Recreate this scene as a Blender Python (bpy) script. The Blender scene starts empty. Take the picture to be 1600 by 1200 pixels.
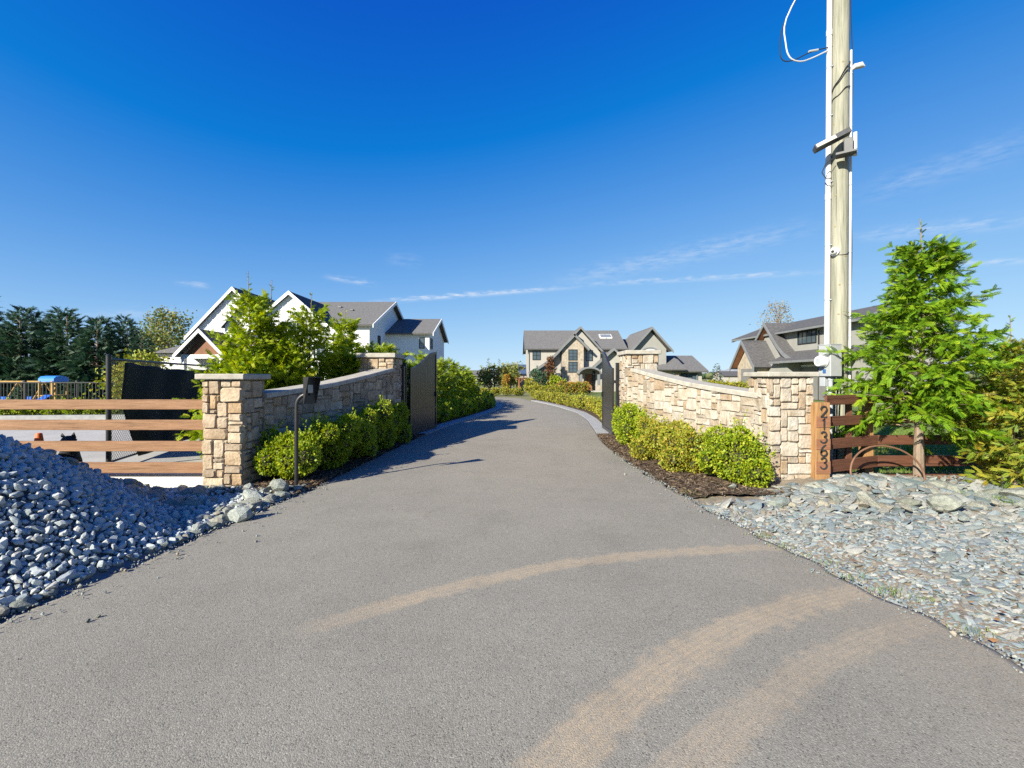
import bpy, math, random
import numpy as np
from mathutils import Vector, Matrix

random.seed(7)
rng = np.random.default_rng(7)
SC = bpy.context.scene
COL = SC.collection

# ---------------------------------------------------------------- camera
F_PX, EYE, HOR = 700.0, 1.6, 590.0          # focal length in px of a 1600 wide frame, eye height, horizon row
cam_d = bpy.data.cameras.new('camera')
cam = bpy.data.objects.new('camera', cam_d)
COL.objects.link(cam)
cam.location = (0, 0, EYE)
cam.rotation_euler = (math.radians(90), 0, 0)
cam_d.sensor_width = 36.0
cam_d.lens = 36.0 * F_PX / 1600.0
cam_d.shift_y = -(600.0 - HOR) / 1600.0
cam_d.clip_start = 0.05
cam_d.clip_end = 30000.0
SC.camera = cam

# ---------------------------------------------------------------- light
SUN_EL = math.radians(27.0)
SUN_DIR = Vector((0.70, 0.715, 0)).normalized()          # horizontal direction in which the light travels
LIGHT = Vector((SUN_DIR.x * math.cos(SUN_EL), SUN_DIR.y * math.cos(SUN_EL), -math.sin(SUN_EL)))
sun_d = bpy.data.lights.new('sun', 'SUN')
sun_d.energy = 5.0
sun_d.angle = math.radians(0.53)
sun_d.color = (1.0, 0.945, 0.80)
sun = bpy.data.objects.new('sun', sun_d)
COL.objects.link(sun)
sun.location = (-20, -18, 20)
sun.rotation_euler = LIGHT.to_track_quat('-Z', 'Y').to_euler()

W = bpy.data.worlds.new('World')
SC.world = W
W.use_nodes = True
wt = W.node_tree
wt.nodes.clear()
W.cycles.sampling_method = 'MANUAL'
W.cycles.sample_map_resolution = 256
SC.view_settings.view_transform = 'Standard'
SC.view_settings.look = 'None'
SC.view_settings.exposure = 1.2
SC.view_settings.gamma = 1.0
SC.view_settings.use_curve_mapping = False
SC.cycles.max_bounces = 8
SC.cycles.transparent_max_bounces = 8
SC.cycles.use_denoising = False


def N(t, kind, loc=(0, 0), **kw):
    n = t.nodes.new(kind)
    for k, v in kw.items():
        setattr(n, k, v)
    return n


SKY_FLOOR = (0.52, 0.40, 0.0)
SKY_G = (2.2, 2.55, 4.9)
SKY_K = (0.38, 0.36, 0.68)


def build_world():
    t = wt
    L = t.links.new
    sky = N(t, 'ShaderNodeTexSky')
    sky.sky_type = 'NISHITA'
    sky.sun_disc = False
    sky.sun_elevation = SUN_EL
    to_sun = -SUN_DIR
    sky.sun_rotation = math.atan2(to_sun.x, to_sun.y)
    sky.altitude = 0
    sky.air_density = 0.5
    sky.dust_density = 0.0
    sky.ozone_density = 3.0
    # the camera's deep blue rendering of the sky, the same all over: g * x / (1 + k * x) on each channel above a floor
    def vm(op, a, bb=None):
        n = N(t, 'ShaderNodeVectorMath', operation=op)
        for i, q in enumerate((a, bb)):
            if q is None: continue
            if isinstance(q, tuple): n.inputs[i].default_value = q
            else: L(q, n.inputs[i])
        return n.outputs[0]
    x = vm('MAXIMUM', vm('SUBTRACT', sky.outputs[0], SKY_FLOOR), (0.0, 0.0, 0.0))
    den = vm('ADD', vm('MULTIPLY', x, SKY_K), (1.0, 1.0, 1.0))
    sky_col = vm('ADD', vm('DIVIDE', vm('MULTIPLY', x, SKY_G), den), (0.03, 0.03, 0.03))
    tc = N(t, 'ShaderNodeTexCoord')
    # thin high cirrus streaks and old contrails, as great-circle bands
    def ray(u, v):
        return Vector(((u - 800) / F_PX, 1.0, (HOR - v) / F_PX)).normalized()
    streaks = [((560, 474), (900, 449), 0.0042, 0.85), ((850, 446), (1290, 352), 0.018, 0.28),
               ((900, 446), (1310, 424), 0.0045, 0.5), ((1440, 413), (1640, 407), 0.004, 0.5),
               ((505, 432), (592, 446), 0.0050, 0.50), ((268, 440), (330, 449), 0.0040, 0.38),
               ((1320, 372), (1640, 342), 0.010, 0.34), ((1330, 310), (1660, 205), 0.018, 0.2),
               ((60, 498), (330, 486), 0.008, 0.22), ((600, 404), (660, 410), 0.012, 0.14)]
    nz = N(t, 'ShaderNodeTexNoise')
    nz.inputs['Scale'].default_value = 34.0
    nz.inputs['Detail'].default_value = 6.0
    nz.inputs['Roughness'].default_value = 0.62
    mp = N(t, 'ShaderNodeMapping')
    mp.inputs['Scale'].default_value = (1.0, 1.0, 4.5)
    L(tc.outputs['Generated'], mp.inputs['Vector'])
    L(mp.outputs[0], nz.inputs['Vector'])
    wob = N(t, 'ShaderNodeMath', operation='MULTIPLY_ADD')
    wob.inputs[1].default_value = 0.012
    wob.inputs[2].default_value = -0.006
    L(nz.outputs['Fac'], wob.inputs[0])
    tot = None
    for (a, b, wd, amp) in streaks:
        va, vb = ray(*a), ray(*b)
        n = va.cross(vb).normalized()
        tan = (vb - va)
        ln = tan.length
        tan.normalize()
        mid = (va + vb) * 0.5
        d1 = N(t, 'ShaderNodeVectorMath', operation='DOT_PRODUCT')
        d1.inputs[1].default_value = n
        L(tc.outputs['Generated'], d1.inputs[0])
        w2 = N(t, 'ShaderNodeMath', operation='ADD')
        L(d1.outputs['Value'], w2.inputs[0]); L(wob.outputs[0], w2.inputs[1])
        s1 = N(t, 'ShaderNodeMath', operation='DIVIDE')
        s1.inputs[1].default_value = wd
        L(w2.outputs[0], s1.inputs[0])
        q1 = N(t, 'ShaderNodeMath', operation='MULTIPLY')
        L(s1.outputs[0], q1.inputs[0]); L(s1.outputs[0], q1.inputs[1])
        d2 = N(t, 'ShaderNodeVectorMath', operation='DOT_PRODUCT')
        d2.inputs[1].default_value = tan
        L(tc.outputs['Generated'], d2.inputs[0])
        s2 = N(t, 'ShaderNodeMath', operation='SUBTRACT')
        s2.inputs[1].default_value = mid.dot(tan)
        L(d2.outputs['Value'], s2.inputs[0])
        s3 = N(t, 'ShaderNodeMath', operation='DIVIDE')
        s3.inputs[1].default_value = ln * 0.42
        L(s2.outputs[0], s3.inputs[0])
        q2 = N(t, 'ShaderNodeMath', operation='POWER')
        q2.inputs[1].default_value = 4.0
        L(s3.outputs[0], q2.inputs[0])
        ad = N(t, 'ShaderNodeMath', operation='ADD')
        L(q1.outputs[0], ad.inputs[0]); L(q2.outputs[0], ad.inputs[1])
        ng = N(t, 'ShaderNodeMath', operation='MULTIPLY')
        ng.inputs[1].default_value = -1.0
        L(ad.outputs[0], ng.inputs[0])
        ex = N(t, 'ShaderNodeMath', operation='EXPONENT')
        L(ng.outputs[0], ex.inputs[0])
        am = N(t, 'ShaderNodeMath', operation='MULTIPLY')
        am.inputs[1].default_value = amp
        L(ex.outputs[0], am.inputs[0])
        if tot is None:
            tot = am
        else:
            s = N(t, 'ShaderNodeMath', operation='ADD')
            L(tot.outputs[0], s.inputs[0]); L(am.outputs[0], s.inputs[1])
            tot = s
    rag = N(t, 'ShaderNodeMapRange')
    rag.inputs['From Min'].default_value = 0.36
    rag.inputs['From Max'].default_value = 0.66
    L(nz.outputs['Fac'], rag.inputs['Value'])
    cm = N(t, 'ShaderNodeMath', operation='MULTIPLY', use_clamp=True)
    L(tot.outputs[0], cm.inputs[0]); L(rag.outputs[0], cm.inputs[1])
    mx = N(t, 'ShaderNodeMix', data_type='RGBA')
    L(cm.outputs[0], mx.inputs[0])
    L(sky_col, mx.inputs[6])
    mx.inputs[7].default_value = (5.2, 5.6, 6.2, 1)
    bg = N(t, 'ShaderNodeBackground')
    bg.inputs['Strength'].default_value = 0.068
    L(mx.outputs[2], bg.inputs['Color'])
    out = N(t, 'ShaderNodeOutputWorld')
    L(bg.outputs[0], out.inputs['Surface'])


build_world()


# ---------------------------------------------------------------- helpers
def P(u, v, Y):
    return Vector(((u - 800) / F_PX * Y, Y, EYE - (v - HOR) / F_PX * Y))


def G(u, v, z=0.0):
    Y = (EYE - z) * F_PX / (v - HOR)
    return Vector(((u - 800) / F_PX * Y, Y, z))


def tag(o, label=None, cat=None, group=None, kind=None):
    if label: o['label'] = label
    if cat: o['category'] = cat
    if group: o['group'] = group
    if kind: o['kind'] = kind
    return o


def empty(name, loc=(0, 0, 0), label=None, cat=None, group=None, parent=None, rz=0.0):
    o = bpy.data.objects.new(name, None)
    COL.objects.link(o)
    o.location = loc
    o.rotation_euler = (0, 0, rz)
    o.empty_display_size = 0.1
    if parent:
        o.parent = parent
    return tag(o, label, cat, group)


def link(name, me, mat, parent=None, loc=(0, 0, 0)):
    o = bpy.data.objects.new(name, me)
    COL.objects.link(o)
    o.location = loc
    if mat is not None and not me.materials:
        me.materials.append(mat)
    if parent is not None:
        o.parent = parent
    return o


def np_mesh(name, V, Fc, rnd=None, smooth=False):
    V = np.asarray(V, dtype=np.float32); Fc = np.asarray(Fc, dtype=np.int32)
    me = bpy.data.meshes.new(name)
    nf, k = Fc.shape
    me.vertices.add(len(V)); me.vertices.foreach_set('co', V.ravel())
    me.loops.add(nf * k); me.loops.foreach_set('vertex_index', Fc.ravel())
    me.polygons.add(nf); me.polygons.foreach_set('loop_start', np.arange(nf, dtype=np.int32) * k)
    me.update(calc_edges=True)
    me.polygons.foreach_set('use_smooth', np.full(nf, smooth, dtype=bool))
    if rnd is not None:
        a = me.attributes.new('rnd', 'FLOAT', 'FACE')
        a.data.foreach_set('value', np.asarray(rnd, dtype=np.float32))
    return me


def scatter(T_v, T_f, pos, rot, scl, per=None):
    """copies of a template mesh: pos (m,3), rot (m,3,3), scl (m,) or (m,3) -> V, F, rnd"""
    m, n = len(pos), len(T_v)
    s = scl[:, None, None] if scl.ndim == 1 else scl[:, None, :]
    V = np.einsum('mij,mnj->mni', rot, T_v[None] * s) + pos[:, None, :]
    Fc = (T_f[None] + (np.arange(m) * n)[:, None, None]).reshape(-1, T_f.shape[1])
    r = rng.random(m) if per is None else per
    return V.reshape(-1, 3), Fc, np.repeat(r, len(T_f))


def cat_mesh(parts):
    Vs, Fs, Rs, o = [], [], [], 0
    for V, Fc, r in parts:
        Vs.append(V); Fs.append(Fc + o); Rs.append(r); o += len(V)
    return np.concatenate(Vs), np.concatenate(Fs), np.concatenate(Rs)


def rand_rot(m):
    q = rng.normal(size=(m, 4)); q /= np.linalg.norm(q, axis=1)[:, None]
    w, x, y, z = q.T
    return np.stack([np.stack([1 - 2 * (y * y + z * z), 2 * (x * y - z * w), 2 * (x * z + y * w)], -1),
                     np.stack([2 * (x * y + z * w), 1 - 2 * (x * x + z * z), 2 * (y * z - x * w)], -1),
                     np.stack([2 * (x * z - y * w), 2 * (y * z + x * w), 1 - 2 * (x * x + y * y)], -1)], 1)


def frame_rot(d, up=None, roll=None):
    """rotation whose x axis is d (m,3), z axis near up, then rolled about x"""
    d = d / np.linalg.norm(d, axis=1)[:, None]
    if up is None:
        up = np.tile([0., 0., 1.], (len(d), 1))
    y = np.cross(up, d)
    nrm = np.linalg.norm(y, axis=1)
    y[nrm < 1e-4] = [1, 0, 0]
    y /= np.linalg.norm(y, axis=1)[:, None]
    z = np.cross(d, y)
    if roll is not None:
        c, s = np.cos(roll)[:, None], np.sin(roll)[:, None]
        y, z = y * c + z * s, z * c - y * s
    return np.stack([d, y, z], -1)


class MB:
    """collects solid pieces for one mesh"""
    def __init__(self):
        self.v, self.f = [], []

    def add(self, vs, fs):
        b = len(self.v)
        self.v += [tuple(p) for p in vs]
        self.f += [tuple(b + i for i in f) for f in fs]
        return self

    def box(self, x0, x1, y0, y1, z0, z1):
        x0, x1 = sorted((x0, x1)); y0, y1 = sorted((y0, y1)); z0, z1 = sorted((z0, z1))
        return self.add([(x0, y0, z0), (x1, y0, z0), (x1, y1, z0), (x0, y1, z0), (x0, y0, z1), (x1, y0, z1), (x1, y1, z1), (x0, y1, z1)],
                        [(0, 3, 2, 1), (4, 5, 6, 7), (0, 1, 5, 4), (1, 2, 6, 5), (2, 3, 7, 6), (3, 0, 4, 7)])

    def bevbox(self, x0, x1, y0, y1, z0, z1, b=0.008):
        """box with chamfered edges along its four long vertical-plane corners (all 12 edges)"""
        x0, x1 = sorted((x0, x1)); y0, y1 = sorted((y0, y1)); z0, z1 = sorted((z0, z1))
        vs, idx = [], {}
        def vid(p):
            if p not in idx:
                idx[p] = len(vs); vs.append(p)
            return idx[p]
        X, Y, Z = (x0, x1), (y0, y1), (z0, z1)
        def pt(i, j, k, ax):
            p = [X[i], Y[j], Z[k]]
            s = [(1 if i == 0 else -1), (1 if j == 0 else -1), (1 if k == 0 else -1)]
            for a in range(3):
                if a != ax: p[a] += s[a] * b
            return vid(tuple(p))
        fs = []
        for i in (0, 1):
            q = [pt(i, 0, 0, 0), pt(i, 1, 0, 0), pt(i, 1, 1, 0), pt(i, 0, 1, 0)]
            fs.append(q if i else q[::-1])
            q = [pt(0, i, 0, 1), pt(1, i, 0, 1), pt(1, i, 1, 1), pt(0, i, 1, 1)]
            fs.append(q[::-1] if i else q)
            q = [pt(0, 0, i, 2), pt(1, 0, i, 2), pt(1, 1, i, 2), pt(0, 1, i, 2)]
            fs.append(q if i else q[::-1])
        for j in (0, 1):
            for k in (0, 1):
                fs.append([pt(0, j, k, 1), pt(1, j, k, 1), pt(1, j, k, 2), pt(0, j, k, 2)])
                fs.append([pt(j, 0, k, 0), pt(j, 1, k, 0), pt(j, 1, k, 2), pt(j, 0, k, 2)])
                fs.append([pt(j, k, 0, 0), pt(j, k, 1, 0), pt(j, k, 1, 1), pt(j, k, 0, 1)])
                for i in (0, 1):
                    pass
        for i in (0, 1):
            for j in (0, 1):
                for k in (0, 1):
                    fs.append([pt(i, j, k, 0), pt(i, j, k, 1), pt(i, j, k, 2)])
        return self.add(vs, fs)

    def prism(self, poly, ax, a, b):
        """polygon (2D points) extruded along axis ax from a to b; ax 'y': points are (x,z); 'x': (y,z); 'z': (x,y)"""
        def mk(p, t):
            return {'y': (p[0], t, p[1]), 'x': (t, p[0], p[1]), 'z': (p[0], p[1], t)}[ax]
        n = len(poly)
        vs = [mk(p, a) for p in poly] + [mk(p, b) for p in poly]
        fs = [tuple(range(n))[::-1], tuple(range(n, 2 * n))]
        fs += [(i, (i + 1) % n, n + (i + 1) % n, n + i) for i in range(n)]
        return self.add(vs, fs)

    def slab(self, quad, th):
        """a quad (4 points) thickened along its normal, downwards by th"""
        q = [Vector(p) for p in quad]
        n = (q[1] - q[0]).cross(q[3] - q[0]).normalized()
        if n.z < 0: n = -n
        lo = [p - n * th for p in q]
        return self.add(q + lo, [(0, 1, 2, 3), (7, 6, 5, 4)] + [(i, 4 + i, 4 + (i + 1) % 4, (i + 1) % 4) for i in range(4)])

    def tube(self, pts, r, n=8, cap=True):
        pts = [Vector(p) for p in pts]
        m = len(pts)
        rs = [r] * m if not hasattr(r, '__len__') else r
        rings, prev = [], None
        for i, p in enumerate(pts):
            d = (pts[min(i + 1, m - 1)] - pts[max(i - 1, 0)]).normalized()
            if prev is None:
                a = d.orthogonal().normalized()
            else:
                a = (prev - d * prev.dot(d)).normalized()
            prev = a
            bv = d.cross(a)
            rings.append([p + (a * math.cos(2 * math.pi * k / n) + bv * math.sin(2 * math.pi * k / n)) * rs[i] for k in range(n)])
        vs = [q for rg in rings for q in rg]
        fs = []
        for i in range(m - 1):
            for k in range(n):
                fs.append((i * n + k, i * n + (k + 1) % n, (i + 1) * n + (k + 1) % n, (i + 1) * n + k))
        if cap:
            fs.append(tuple(range(n))[::-1]); fs.append(tuple(range((m - 1) * n, m * n)))
        return self.add(vs, fs)

    def build(self, name, mat, parent=None, smooth=False, loc=(0, 0, 0)):
        me = bpy.data.meshes.new(name)
        me.from_pydata(self.v, [], self.f)
        me.update()
        import bmesh
        bm = bmesh.new(); bm.from_mesh(me)
        bmesh.ops.recalc_face_normals(bm, faces=bm.faces)
        bm.to_mesh(me); bm.free()
        if smooth:
            me.polygons.foreach_set('use_smooth', [True] * len(me.polygons))
            me.set_sharp_from_angle(angle=math.radians(38))
        return link(name, me, mat, parent, loc)


# ---------------------------------------------------------------- materials
MATS = {}


def mat(name, c1, c2=None, scale=4.0, rough=0.8, bump=0.0, bscale=None, ramp=None, src='noise', detail=5.0,
        metal=0.0, stretch=None, mixamt=0.5, spec=0.35, trans=0.0, bdist=0.02):
    """procedural principled material. ramp: list of colours picked by a per-object ('object') or per-face ('attr') random number"""
    m = bpy.data.materials.new(name)
    m.use_nodes = True
    t = m.node_tree
    L = t.links.new
    b = t.nodes['Principled BSDF']
    out = t.nodes['Material Output']
    b.inputs['Roughness'].default_value = rough
    b.inputs['Metallic'].default_value = metal
    b.inputs['Specular IOR Level'].default_value = spec
    tc = N(t, 'ShaderNodeTexCoord')
    vec = tc.outputs['Object']
    if stretch:
        mp = N(t, 'ShaderNodeMapping')
        mp.inputs['Scale'].default_value = stretch
        L(vec, mp.inputs['Vector'])
        vec = mp.outputs[0]
    if src in ('object',):
        # shift the noise per object so alike pieces differ
        oi = N(t, 'ShaderNodeObjectInfo')
        ml = N(t, 'ShaderNodeMath', operation='MULTIPLY')
        ml.inputs[1].default_value = 57.0
        L(oi.outputs['Random'], ml.inputs[0])
        va = N(t, 'ShaderNodeVectorMath', operation='ADD')
        L(vec, va.inputs[0]); L(ml.outputs[0], va.inputs[1])
        vec = va.outputs[0]
    nz = N(t, 'ShaderNodeTexNoise')
    nz.inputs['Scale'].default_value = scale
    nz.inputs['Detail'].default_value = detail
    nz.inputs['Roughness'].default_value = 0.6
    L(vec, nz.inputs['Vector'])
    mr = N(t, 'ShaderNodeMapRange')
    mr.inputs['From Min'].default_value = 0.33
    mr.inputs['From Max'].default_value = 0.67
    L(nz.outputs['Fac'], mr.inputs['Value'])
    if ramp:
        cr = N(t, 'ShaderNodeValToRGB')
        cr.color_ramp.interpolation = 'LINEAR'
        els = cr.color_ramp.elements
        while len(els) < len(ramp): els.new(0.5)
        for i, c in enumerate(ramp):
            els[i].position = i / max(1, len(ramp) - 1)
            els[i].color = (*c, 1)
        if src == 'object':
            L(oi.outputs['Random'], cr.inputs[0])
        else:
            at = N(t, 'ShaderNodeAttribute', attribute_name='rnd')
            L(at.outputs['Fac'], cr.inputs[0])
        base = cr.outputs[0]
        if c2 is not None:
            mx = N(t, 'ShaderNodeMix', data_type='RGBA', blend_type='MULTIPLY')
            mx.inputs[0].default_value = 1.0
            mm = N(t, 'ShaderNodeMix', data_type='RGBA')
            L(mr.outputs[0], mm.inputs[0])
            mm.inputs[6].default_value = (*c1, 1); mm.inputs[7].default_value = (*c2, 1)
            L(base, mx.inputs[6]); L(mm.outputs[2], mx.inputs[7])
            base = mx.outputs[2]
        L(base, b.inputs['Base Color'])
    elif c2 is not None:
        mm = N(t, 'ShaderNodeMix', data_type='RGBA')
        L(mr.outputs[0], mm.inputs[0])
        mm.inputs[6].default_value = (*c1, 1); mm.inputs[7].default_value = (*c2, 1)
        base = mm.outputs[2]
        L(base, b.inputs['Base Color'])
    else:
        base = None
        b.inputs['Base Color'].default_value = (*c1, 1)
    if bump:
        bz = nz
        if bscale:
            bz = N(t, 'ShaderNodeTexNoise')
            bz.inputs['Scale'].default_value = bscale
            bz.inputs['Detail'].default_value = 4.0
            L(vec, bz.inputs['Vector'])
        bp = N(t, 'ShaderNodeBump')
        bp.inputs['Strength'].default_value = bump
        bp.inputs['Distance'].default_value = bdist
        L(bz.outputs['Fac'], bp.inputs['Height'])
        L(bp.outputs[0], b.inputs['Normal'])
    if trans:
        tr = N(t, 'ShaderNodeBsdfTranslucent')
        if base is not None:
            g = N(t, 'ShaderNodeHueSaturation')
            g.inputs['Value'].default_value = 1.25
            g.inputs['Saturation'].default_value = 1.15
            L(base, g.inputs['Color']); L(g.outputs[0], tr.inputs['Color'])
        else:
            tr.inputs['Color'].default_value = (*c1, 1)
        ms = N(t, 'ShaderNodeMixShader')
        ms.inputs[0].default_value = trans
        L(b.outputs[0], ms.inputs[1]); L(tr.outputs[0], ms.inputs[2]); L(ms.outputs[0], out.inputs['Surface'])
    MATS[name] = m
    return m


def add_grain(m, stretch, scale=3.0, lo=0.36, hi=0.47, dark=0.45):
    """dark checks and grain lines along the timber, multiplied into the wood's own colour"""
    t = m.node_tree; L = t.links.new
    b = t.nodes['Principled BSDF']
    src = b.inputs['Base Color'].links[0].from_socket
    tc = N(t, 'ShaderNodeTexCoord'); mp = N(t, 'ShaderNodeMapping'); mp.inputs['Scale'].default_value = stretch
    oi = N(t, 'ShaderNodeObjectInfo'); va = N(t, 'ShaderNodeVectorMath', operation='ADD')
    ml = N(t, 'ShaderNodeMath', operation='MULTIPLY'); ml.inputs[1].default_value = 31.0
    L(oi.outputs['Random'], ml.inputs[0]); L(tc.outputs['Object'], va.inputs[0]); L(ml.outputs[0], va.inputs[1])
    L(va.outputs[0], mp.inputs['Vector'])
    nz = N(t, 'ShaderNodeTexNoise'); nz.inputs['Scale'].default_value = scale; nz.inputs['Detail'].default_value = 7.0; nz.inputs['Roughness'].default_value = 0.65
    L(mp.outputs[0], nz.inputs['Vector'])
    mr = N(t, 'ShaderNodeMapRange'); mr.inputs['From Min'].default_value = lo; mr.inputs['From Max'].default_value = hi
    mr.inputs['To Min'].default_value = dark; mr.inputs['To Max'].default_value = 1.05
    L(nz.outputs['Fac'], mr.inputs['Value'])
    mx = N(t, 'ShaderNodeMix', data_type='RGBA', blend_type='MULTIPLY'); mx.inputs[0].default_value = 1.0
    L(src, mx.inputs[6]); L(mr.outputs[0], mx.inputs[7]); L(mx.outputs[2], b.inputs['Base Color'])
    return m

# ---------------------------------------------------------------- shared materials
M_GRASS = mat('grass_ground', (0.075, 0.13, 0.02), (0.15, 0.17, 0.045), scale=0.6, rough=0.95, bump=0.6, bscale=40)
M_FIELD = mat('field_ground', (0.10, 0.13, 0.035), (0.20, 0.17, 0.08), scale=0.05, rough=0.95)
M_CONC = mat('pale_concrete', (0.40, 0.38, 0.35), (0.33, 0.315, 0.29), scale=1.2, rough=0.85, bump=0.15, bscale=120)
M_KERB = mat('kerb_concrete', (0.33, 0.33, 0.33), (0.24, 0.24, 0.245), scale=6, rough=0.85, bump=0.3, bscale=90)
M_MULCH = mat('mulch_soil', (0.035, 0.022, 0.014), (0.10, 0.07, 0.045), scale=22, rough=0.95, bump=0.8, bscale=60)
M_CHIP = mat('mulch_chip', (1, 1, 1), ramp=[(0.03, 0.02, 0.013), (0.07, 0.045, 0.03), (0.12, 0.08, 0.05), (0.20, 0.15, 0.10)], src='attr', rough=0.95)
M_EARTH = mat('rubble_earth', (0.30, 0.24, 0.17), (0.16, 0.14, 0.11), scale=5, rough=0.95, bump=0.8, bscale=70)
M_PILE_E = mat('pile_earth', (0.09, 0.095, 0.10), (0.15, 0.155, 0.16), scale=14, rough=0.95)
M_GRAVEL = mat('crushed_stone', (1, 1, 1), (0.78, 0.78, 0.80), ramp=[(0.25, 0.285, 0.29), (0.36, 0.40, 0.40), (0.45, 0.48, 0.465), (0.31, 0.35, 0.36), (0.51, 0.52, 0.49), (0.40, 0.39, 0.355)],
               src='attr', scale=22, rough=0.85)
M_GRAVEL_O = mat('crushed_stone_single', (1, 1, 1), (0.76, 0.77, 0.79), ramp=[(0.25, 0.285, 0.29), (0.36, 0.40, 0.40), (0.45, 0.48, 0.465), (0.31, 0.35, 0.36), (0.51, 0.52, 0.49), (0.40, 0.39, 0.355)],
                 src='object', scale=22, rough=0.85, bump=0.3, bscale=60)
_rub = [(0.13, 0.17, 0.165), (0.23, 0.26, 0.255), (0.17, 0.20, 0.21), (0.32, 0.31, 0.27), (0.25, 0.285, 0.29), (0.14, 0.17, 0.185), (0.36, 0.35, 0.32), (0.26, 0.225, 0.175), (0.21, 0.24, 0.23)]
M_RUB = mat('slate_rubble', (1, 1, 1), (0.72, 0.74, 0.74), ramp=_rub, src='attr', scale=16, rough=0.8)
M_RUB_O = mat('slate_rubble_single', (1.05, 1.05, 1.02), (0.66, 0.68, 0.68), ramp=_rub, src='object', scale=9, rough=0.8, bump=0.5, bscale=40)
M_ROCK = mat('boulder_rock', (1.1, 1.08, 1.02), (0.60, 0.62, 0.60), ramp=[(0.24, 0.25, 0.21), (0.33, 0.33, 0.29), (0.27, 0.29, 0.26), (0.40, 0.36, 0.29), (0.23, 0.26, 0.25), (0.36, 0.38, 0.36)],
             src='object', scale=5, rough=0.85, bump=0.7, bscale=18, bdist=0.03)


# ---------------------------------------------------------------- ground
def sheet(name, poly, z, m, kind='structure'):
    mb = MB()
    n = len(poly)
    mb.v = [(p[0], p[1], z) for p in poly]
    mb.f = [tuple(range(n))]
    o = mb.build(name, m)
    if o.data.polygons[0].normal.z < 0:
        o.data.flip_normals()
    return tag(o, kind=kind)


S = 9000.0
sheet('ground', [(-S, -S), (S, -S), (S, S), (-S, S)], -0.07, M_FIELD)

_L = np.array([(-9, -5.2), (0, -3.65), (2.95, -3.40), (3.45, -3.32), (4.48, -3.18), (6.4, -2.92), (9, -2.76), (11.4, -2.6), (13, -2.36), (14.9, -2.08),
               (18, -1.45), (20.4, -0.98), (23, -0.62), (25.5, -0.55), (28, -0.9), (31, -2.0), (34.5, -4.2)])
_R = np.array([(-9, 4.4), (0, 3.15), (2.55, 2.92), (3.03, 2.78), (4.15, 2.6), (5.6, 2.40), (7.47, 2.26), (9.5, 2.22), (11.4, 2.30), (14, 2.58), (17, 2.88), (20.4, 2.98),
               (24.9, 2.5), (28, 1.95), (31, 1.35), (34.5, 0.75)])


def smooth_curve(tab):
    ys = np.linspace(tab[0, 0], tab[-1, 0], 600)
    xs = np.interp(ys, tab[:, 0], tab[:, 1])
    k = np.ones(17) / 17
    xp = np.concatenate([np.full(8, xs[0]), xs, np.full(8, xs[-1])])
    return ys, np.convolve(xp, k, 'valid')


_Lc, _Rc = smooth_curve(_L), smooth_curve(_R)
XL = lambda y: np.interp(y, *_Lc)
XR = lambda y: np.interp(y, *_Rc)


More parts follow.
